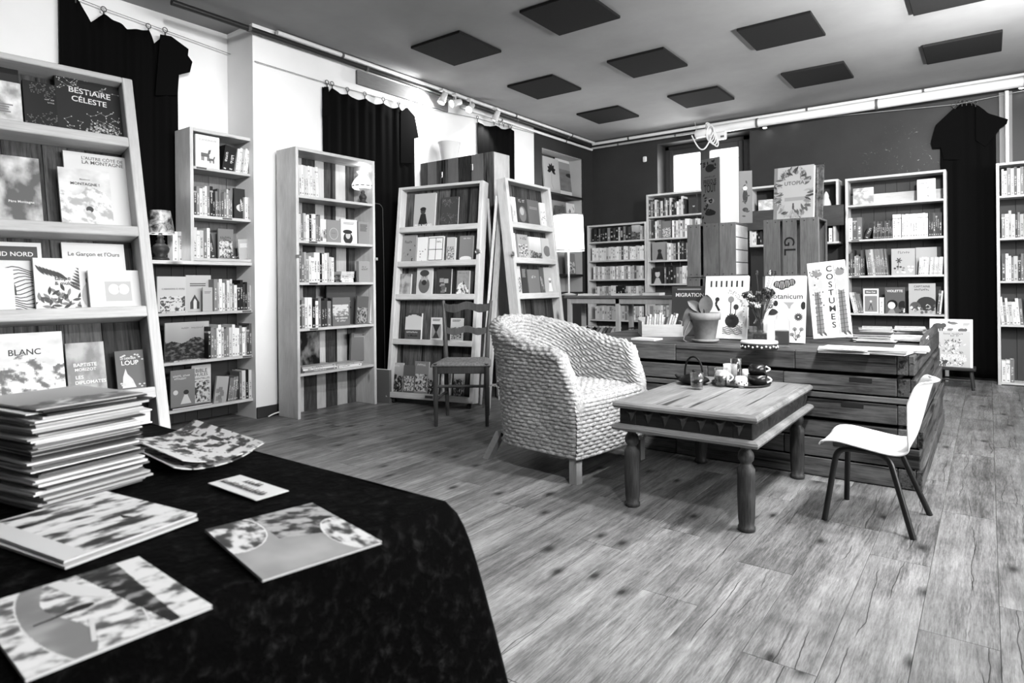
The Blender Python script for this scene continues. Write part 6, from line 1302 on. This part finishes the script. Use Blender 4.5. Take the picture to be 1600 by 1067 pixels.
# ================================================================== lamps
# milk-glass lamp
a, _ = F2.hit(567, 316, .1); p = F2.pt(a, Z2[0]+.001, .1); t = thing('milk_glass_lamp', 'small lamp with ribbed milk-glass shade on a turned dark base', 'lamp', Matrix.Translation(p)); MILK = emit(.7, .3, 'lit_milk_glass')
MB().lathe([(.045, 0), (.05, .006), (.04, .016), (.022, .03), (.03, .05), (.036, .065), (.026, .085), (.014, .1), (.02, .11), (.012, .125)], 22).build('base', DARKW['z'], t)
b = MB(); prof = [(.075, .135), (.092, .15), (.094, .175), (.08, .205), (.06, .235), (.04, .255), (.034, .27), (.05, .285), (.055, .295)]; vs = []; N_ = 48
for r, z in prof:
    for j in range(N_): rr = r*(1+.035*(1 if j % 4 < 2 else -1)); vs.append((rr*math.cos(2*PI*j/N_), rr*math.sin(2*PI*j/N_), z))
b.add(vs, [[i*N_+j, i*N_+(j+1) % N_, (i+1)*N_+(j+1) % N_, (i+1)*N_+j] for i in range(len(prof)-1) for j in range(N_)], 0, None, True).build('shade', MILK, t); MB().lathe([(.0945, .158), (.0965, .162), (.0945, .166)], 32, cap=False).build('shade_band', plain(.05, .4), t)
l = bpy.data.lights.new('milk_glass_glow', 'POINT'); l.energy = .3; l.shadow_soft_size = .04; lo = bpy.data.objects.new('milk_glass_glow', l); COL.objects.link(lo); lo.location = p+Vector((.0, 0, .32))
MB().tube([(.05, .03, .012), (.1, .11, .005), (.12, .125, -.03), (.1, .15, -.5), (.09, .16, -1.6), (.0, .17, -1.75)], .004, 6).build('cable', BLACK, t)
# marbled lamp
a, _ = F1.hit(251, 408, .06); p = F1.pt(a, ZT1+.001, .06); t = thing('marbled_lamp', 'small lamp with marbled paper shade on a turned wooden base', 'lamp', Matrix.Translation(p))
MB().lathe([(.055, 0), (.06, .008), (.05, .02), (.035, .03), (.055, .06), (.06, .085), (.045, .11), (.025, .125), (.03, .14), (.018, .155), (.024, .17), (.012, .19)], 22).build('base', DARKW['z'], t); s_ = MB().lathe([(.095, .195), (.068, .36)], 32, cap=False).build('shade', photo_print('marbled_paper', .01, .5, 14., (1, 1, 1), (.4, .6)), t); MB().lathe([(.096, .192), (.096, .198)], 32, cap=False).build('shade_rim', plain(.6, .5), t); MB().tube([(0, 0, .19), (0, 0, .25)], .012, 8).build('lamp_holder', plain(.1, .5), t)
l = bpy.data.lights.new('marbled_glow', 'POINT'); l.energy = 1.2; l.shadow_soft_size = .03; lo = bpy.data.objects.new('marbled_glow', l); COL.objects.link(lo); lo.location = p+Vector((0, 0, .27))
# drum lamp on the console
p = Vector((CONS[0]+.03, YC+.12, CONS[2]+.001)); p = pyy(889, 461, YC+.1); p.z = CONS[2]+.001; t = thing('drum_lamp', 'lamp with large glowing drum shade on the rustic console', 'lamp', Matrix.Translation(p))
zs0 = pyy(895, 392, YC+.1).z-p.z; zs1 = pyy(895, 335, YC+.1).z-p.z; ra = (pyy(925, 392, YC+.1)-pyy(874, 392, YC+.1)).length*.42
MB().lathe([(.09, 0), (.09, .015), (.02, .03)], 24).build('base', plain(.3, .4), t); MB().tube([(0, 0, .03), (0, 0, zs0+.12)], .012, 10).build('pole', plain(.7, .4), t)
MB().lathe([(ra, zs0), (ra*.93, zs1)], 40, cap=False).build('shade', emit(.9, 1.6, 'glowing_shade'), t)
for r_, z_ in ((ra, zs0), (ra*.93, zs1-.012)): MB().lathe([(r_*1.005, z_), (r_*1.012, z_+.006), (r_*1.005, z_+.014)], 40, cap=False).build('trim_band', plain(.35, .7), t)
MB().lathe([(.001, zs0+.12), (.03, zs0+.15), (.03, zs0+.2), (.001, zs0+.22)], 14, cap=False).build('bulb', emit(.9, 6., 'drum_bulb'), t)
l = bpy.data.lights.new('drum_glow', 'POINT'); l.energy = 9; l.shadow_soft_size = .05; lo = bpy.data.objects.new('drum_glow', l); COL.objects.link(lo); lo.location = p+Vector((0, 0, zs1+.02))
# translucent lantern on the plank-backed bookcase
p = Vector((-4.42, 4.86, ZTB)); t = thing('white_lantern', 'white translucent lantern on top of the plank-backed bookcase', 'lantern', Matrix.Translation(p)); MB().lathe([(.08, 0), (.11, .18), (.12, .2), (.118, .2), (.1, .16)], 24, cap=False).build('lantern_body', plain(.8, .4), t); MB().lathe([(.001, .001), (.08, .001)], 24, cap=False).build('lantern_base', plain(.7, .4), t)
# ================================================================== niche pictures and books
FNi = Frame((-4.86, 0, 0), PI/2, .06); zn1, zn2, zn3 = nz(303), nz(348), nz(428)
def nf(xl, xr, yt, zs, label, g_, art=None, k=0., fr=None, **kw):
    f_ = Frame((-4.85, 0, zs), PI/2, .08); a0 = f_.hit(xl, 300, k)[0]; a1 = f_.hit(xr, 300, k)[0]; tt = f_.hit((xl+xr)/2, yt, k)[1]; return cover_book(f_.mat(a0, .004, k), a1-a0, tt, .02, g_, label, art, [], **kw), a1-a0, tt
o, w_, h = nf(852, 876, 248, zn1, 'pale book with a dark maple leaf in the corner niche', .5, None, sp=.5); q = MB()
for i in range(7): leaf(q, w_*.5, h*.65, .11, .025, -.4+.62*i, .02)
stroke(q, [(w_*.5, h*.6), (w_*.45, h*.3), (w_*.55, h*.15)], .006, .15); q.build('leaf_art', INK, o)
t = thing('framed_picture', 'white-framed picture of a beach leaning in the corner niche', 'picture', Matrix.Identity(4)); f_ = Frame((-4.85, 0, zn1), PI/2, .10); a0 = f_.hit(870, 300, .05)[0]; a1 = f_.hit(914, 300, .05)[0]; tt = f_.hit(890, 247, .05)[1]; t.matrix_world = f_.mat(a0, .004, .05); w_, h = a1-a0, tt
for q in ((0, 0, w_, .02), (0, h-.02, w_, h), (0, .02, .02, h-.02), (w_-.02, .02, w_, h-.02)): MB().box(q[0], -.012, q[1], q[2], .012, q[3], bev=.002).build('frame_bar', BLACK, t)
MB().box(.02, .002, .02, w_-.02, .008, h-.02).build('mount', plain(.75, .6), t); q = MB(); raster(q, w_*.1, h*.16, w_*.82, h*.84, lambda u, v: .3 if v > .75 else .12+.1*fbm(u*5, v*9, 3, 2), 18, 18, .0012); disc(q, w_*.5, h*.55, w_*.14, h*.05, .02, .0008); q.build('photograph', INK, t)
nf(866, 880, 322, zn2, 'dark floral book on the niche shelf behind the drum lamp', .1, a_floral, ring=False); nf(884, 906, 319, zn2, 'white floral book on the niche shelf behind the drum lamp', .7, a_floral, ring=False)
nf(876, 890, 396, zn3, 'narrow patterned book on the lowest niche shelf', .2, a_scrub); nf(893, 913, 401, zn3, 'dark picture book on the lowest niche shelf', .25, a_photo)
# ================================================================== on the console
def on_cons(x, a, w_, h, th, g_, lb): p = pz(x, 461, CONS[2]); p = pyy(x, 462, YC+.06); cover_book(flat_M((p.x, p.y, CONS[2]+th+.0005), a), w_, h, th, g_, lb, None, [])
on_cons(903, .05, .2, .16, .02, .7, 'white book lying flat on the console beside the lamp pole'); on_cons(955, -.04, .26, .18, .022, .7, 'wide white book lying flat on the middle of the console'); on_cons(1003, .04, .2, .17, .035, .2, 'grey book lying flat on the right of the console')
fcx = Frame((CONS[0], YC+.05, CONS[2]-.53), 0.); 
for i, c in enumerate('gkpkgpmgw'):
    o = link('book', BM[c]); o.matrix_world = scale(fcx.mat(.08+.048*i, .002, .02, .5), .03, .16, .2); tag(o, '%s-spined book slanting on the shelf under the console' % TONE[c][0], 'book', 'slanting books under the console')
t = thing('black_basket', 'small black wire basket under the console', 'basket', fcx.mat(.06, .001, .06)); b = MB()
b.box(0, 0, 0, .2, .18, .006)
for zz in (.05, .11, .165):
    b.tube([(0, 0, zz), (.2, 0, zz), (.2, .18, zz), (0, .18, zz), (0, 0, zz)], .004, 6)
for i in range(6): b.tube([(.04*i, 0, 0), (.04*i, 0, .165)], .003, 6); b.tube([(.04*i, .18, 0), (.04*i, .18, .165)], .003, 6)
bpy.data.objects.remove(t)
tag(b.build('wire_basket', BLACK, None, fcx.mat(.055, .30, .05)) if False else b.build('wire_basket', BLACK, None, fcx.mat(CONS[1]*.55, .001, .08)), 'small black wire basket on the shelf under the console', 'basket')
# ================================================================== leaflets on the velvet table
TZV = TZ+.0025
def quad_leaf(c0, c1, c3, label, g_, art, texts=(), th=.003, n=1, z0=0., **kw):
    """leaflet lying on the velvet: c0 origin corner pixel, c1 along its width, c3 along its height"""
    a, b, d = pz(*c0, TZV), pz(*c1, TZV), pz(*c3, TZV); ang = math.atan2(b.y-a.y, b.x-a.x); e = Vector((-math.sin(ang), math.cos(ang), 0)); w_ = (b-a).length; h = abs((d-a).dot(e)); return cover_book(flat_M((a.x, a.y, TZV+z0+th), ang), w_, h, th, g_, label, art, texts, name='leaflet', cat='leaflet', **kw), w_, h
def tone(n, lo, hi, c=.5, k=9.): return lo+(hi-lo)/(1+math.exp(-k*(n-c)*2))
def climbing(b, w_, h, s):
    def fn(u, v):
        n = fbm(u*7+v*2, v*12, 6, 3); e = ((u-.42)/.30)**2+((v-.48)/.66)**2
        if u > .80+.04*v: return tone(n, .05, .78, .36 if .12 < v < .66 else .2)
        if u > .58+.16*(1-v): return tone(n, .005, .3, .62)
        if e < 1: 
            if e > .93: return .7
            rock = .34+.06*math.sin(v*7)
            return tone(fbm(u*2, v*3, 3, 1), .22, .42) if u < rock else tone(n, .08, .8, .46)
        return tone(n, .1, .8, .44)
    raster(b, 0, 0, w_, h, fn, 96, 70)
    b.poly([(w_*.40, h*.98), (w_*.48, h*.99), (w_*.66, h*.62), (w_*.60, h*.55), (w_*.46, h*.72)], .72, -.0007); stroke(b, [(w_*.18, h*.5), (w_*.46, h*.53)], .003, .03, -.0008); disc(b, w_*.44, h*.53, .012, .006, .01, -.0009); stroke(b, [(w_*.36, h*.1), (w_*.44, h*.36)], .004, .7, -.0009)
def camp(b, w_, h, s):
    def fn(u, v):
        for cx, cy, rx, ry, k in ((.1, .8, .3, .36, 1), (.92, .28, .2, .34, 2)):
            d = ((u-cx)/rx)**2+((v-cy)/ry)**2
            if d < 1: return .8 if d > .93 else tone(fbm(u*11, v*8, 5, k)+.25*(.6-v if k == 1 else 0), .03, .78, .46)
        q = fbm(u*9+v*5, v*12, 6, 11)
        return tone(q, .01, .45, .53) if v > .5-.3*(u-.4) and u > .4 else .24+.22*fbm(u*3, v*3, 3, 9)
    raster(b, 0, 0, w_, h, fn, 96, 70)
def ski(b, w_, h, s):
    def fn(u, v):
        n = fbm(u*4+v*3, v*10, 6, 6)
        if abs(v-.5-.02*u) < .02: return .7
        if u < .16: return .7
        return tone(n, .02, .8, .42, 12)
    raster(b, 0, 0, w_, h, fn, 96, 70)
    b.poly([(w_*.66, h*.34), (w_*.72, h*.3), (w_*.69, h*.44)], .02, -.0007)
quad_leaf((40, 1067), (332, 951), (-4, 942), 'leaflet with a climber and oval picture on the velvet cloth', .6, climbing)
quad_leaf((410, 910), (597, 850), (305, 835), 'grey leaflet with round snowy pictures on the velvet cloth', .4, camp)
o, w_, h = quad_leaf((102, 890), (310, 813), (-2, 823), 'lower leaflet of the pair with ski slope pictures', .5, None)
quad_leaf((100, 886), (308, 811), (0, 822), 'upper leaflet of the pair with ski slope pictures', .6, ski, (), .003, z0=.004)
# curled leaflet pair
def curled(label, c0, c1, c3, z0, seed):
    a, b, d = pz(*c0, TZV), pz(*c1, TZV), pz(*c3, TZV); ang = math.atan2(b.y-a.y, b.x-a.x); e = Vector((-math.sin(ang), math.cos(ang), 0)); w_ = (b-a).length; h = abs((d-a).dot(e)); m = MB(); N1, N2 = 72, 52; vs = []
    for i in range(N1):
        for j in range(N2):
            u, v = i/(N1-1), j/(N2-1); vs.append((w_*u, h*v, z0+.022*(abs(2*u-1)**2.4)*(.6+.4*v)))
    for i in range(N1-1):
        for j in range(N2-1): n = fbm(i*.12, j*.2, 5, seed); m.add([vs[i*N2+j], vs[(i+1)*N2+j], vs[(i+1)*N2+j+1], vs[i*N2+j+1]], [[0, 1, 2, 3]], 0, .75 if (i < 14 and j < 34 and i < 16-j*.2) or n > .5 else .25 if n > .42 else .05, True)
    o = m.build('leaflet', INK, None, T(a.x, a.y, TZV, ang)); md = o.modifiers.new('t', 'SOLIDIFY'); md.thickness = .0015; md.offset = -1; return tag(o, label, 'leaflet')
curled('upper curled leaflet with a snowy photograph on the velvet cloth', (285, 741), (414, 711), (255, 688), .011, 4); curled('lower curled leaflet peeking out under another one', (272, 744), (395, 716), (240, 700), .002, 7)
# handwritten note
a, b_, d = pz(400, 783, TZV), pz(447, 765, TZV), pz(325, 755, TZV)
pA, pB, pC, pD = pz(325, 756, TZV), pz(400, 783, TZV), pz(447, 766, TZV), pz(376, 741, TZV); ang = math.atan2(pB.y-pA.y, pB.x-pA.x); w_ = (pB-pA).length; h = (pD-pA).length*.92
o = cover_book(flat_M((pA.x, pA.y, TZV+.0014), ang), w_, h, .0012, .78, 'white paper note with black handwriting on the velvet cloth', None, [], name='paper_note', cat='note'); 
random.seed(4)
for zz, x0, x1, n in ((.74, .3, .62, 5), (.36, .06, .92, 15)):       # quick pen strokes, not readable
    q = MB(); st = w_*(x1-x0)/n
    for i in range(n):
        a = w_*x0+i*st; stroke(q, [(a, h*(zz-.1)), (a+st*.35, h*(zz+random.uniform(.06, .17))), (a+st*.5, h*(zz-.08)), (a+st*.95, h*(zz+random.uniform(-.06, .06)))], .0022, .02, -.0009)
    q.build('handwriting', INK, o)
# tall stack of magazines
random.seed(17)
s0 = pz(62, 800, TZV); s1 = pz(228, 752, TZV); ang = math.atan2(s1.y-s0.y, s1.x-s0.x); w0 = (s1-s0).length; d0 = .19
zt = H-(605-446-.0101*600+0)*((s1-EYE).dot(Fv))/FPX*1.06
z = TZV; i = 0; n = 0
mm = {}
for gname, gv in (('w', .75), ('p', .45), ('g', .15), ('d', .02)): mm[gname] = plain(gv, .45, .3)
e = Vector((-math.sin(ang), math.cos(ang), 0)); dd = Vector((math.cos(ang), math.sin(ang), 0))
drift = 0.
while z < zt:
    th = random.uniform(.0016, .0042); g_ = random.choice('wwwpgddwp'); drift += random.uniform(-.003, .003); drift = max(-.014, min(.014, drift)); jx, jy = drift+random.uniform(-.009, .009), random.uniform(-.009, .009); a_ = ang+random.uniform(-.045, .045); p = s0+dd*jx+e*jy
    last = z+th >= zt
    lb = {'w': 'white-edged', 'p': 'pale grey-edged', 'g': 'grey-edged', 'd': 'black-edged'}[g_]+' magazine inside the tall stack on the velvet cloth' if not last else 'top magazine of the tall stack on the velvet cloth'
    if last: cover_book(flat_M((p.x, p.y, z+th), a_), w0, d0, th, .5, lb, a_photo, [], name='magazine', cat='magazine', group='tall stack of magazines', lo=.08, hi=.7, horizon=.3, sky=.5)
    else:
        b = MB(); N_ = 10; cv = random.uniform(.0, .006)
        vs = []
        for q_ in range(N_+1):
            u = q_/N_; sagz = cv*(abs(2*u-1)**2)
            for yy in (0, d0*random.uniform(.985, 1)):
                for zz in (0, th*.88): vs.append((w0*u, yy, zz+sagz*0))
        fs = []
        for q_ in range(N_):
            a0, b0 = 4*q_, 4*(q_+1); fs += [[a0, b0, b0+1, a0+1], [a0+2, a0+3, b0+3, b0+2], [a0+1, b0+1, b0+3, a0+3], [a0, a0+2, b0+2, b0]]
        fs += [[0, 1, 3, 2], [4*N_, 4*N_+2, 4*N_+3, 4*N_+1]]
        o = b.add(vs, fs).build('magazine', [mm[g_]], None, T(p.x, p.y, z, a_)); tag(o, lb, 'magazine', 'tall stack of magazines')
    z += th+.0002; n += 1
# white book at the far edge of the velvet table
pw = pz(238, 661, TZV); cover_book(flat_M((pw.x-.26, pw.y-.16, TZV+.033), .0), .26, .16, .032, .78, 'thick white book lying at the far edge of the velvet table', None, [])
# ================================================================== small things on the floor
p = pz(402, 640); tag(MB().tube([(XL+.06, 2.93+.03*i, .012+.02*math.sin(i*.5)) for i in range(9)]+[(XL+.03, 3.2, .06)], .006, 8).build('floor_cable', WP), 'white cable curling along the skirting between the two pine bookcases', 'cable')
t = thing('book', 'grey book slipped upright beside the pine bookcase with the milk-glass lamp', 'book', T(-4.52, 3.90, 0, .1)); MB().box(0, 0, 0, .2, .03, .3, bev=.002).build('cover', plain(.12, .5), t); MB().box(.003, .004, .3, .197, .026, .302).build('page_block', PAGE, t)

# printed art never reaches past the edge of its cover
for o in list(bpy.data.objects):
    if o.type == 'MESH' and o.parent and o.data.materials and o.data.materials[0] == INK:
        cv = [c for c in o.parent.children if c.name.startswith('cover') and not c.name.startswith('cover_art')]
        if cv and o.parent.type == 'EMPTY':
            xs = [v.co.x for v in cv[0].data.vertices]; zs = [v.co.z for v in cv[0].data.vertices]; mx, mz = max(xs), max(zs)
            for v in o.data.vertices: v.co.x = min(mx, max(0, v.co.x)); v.co.z = min(mz, max(0, v.co.z))
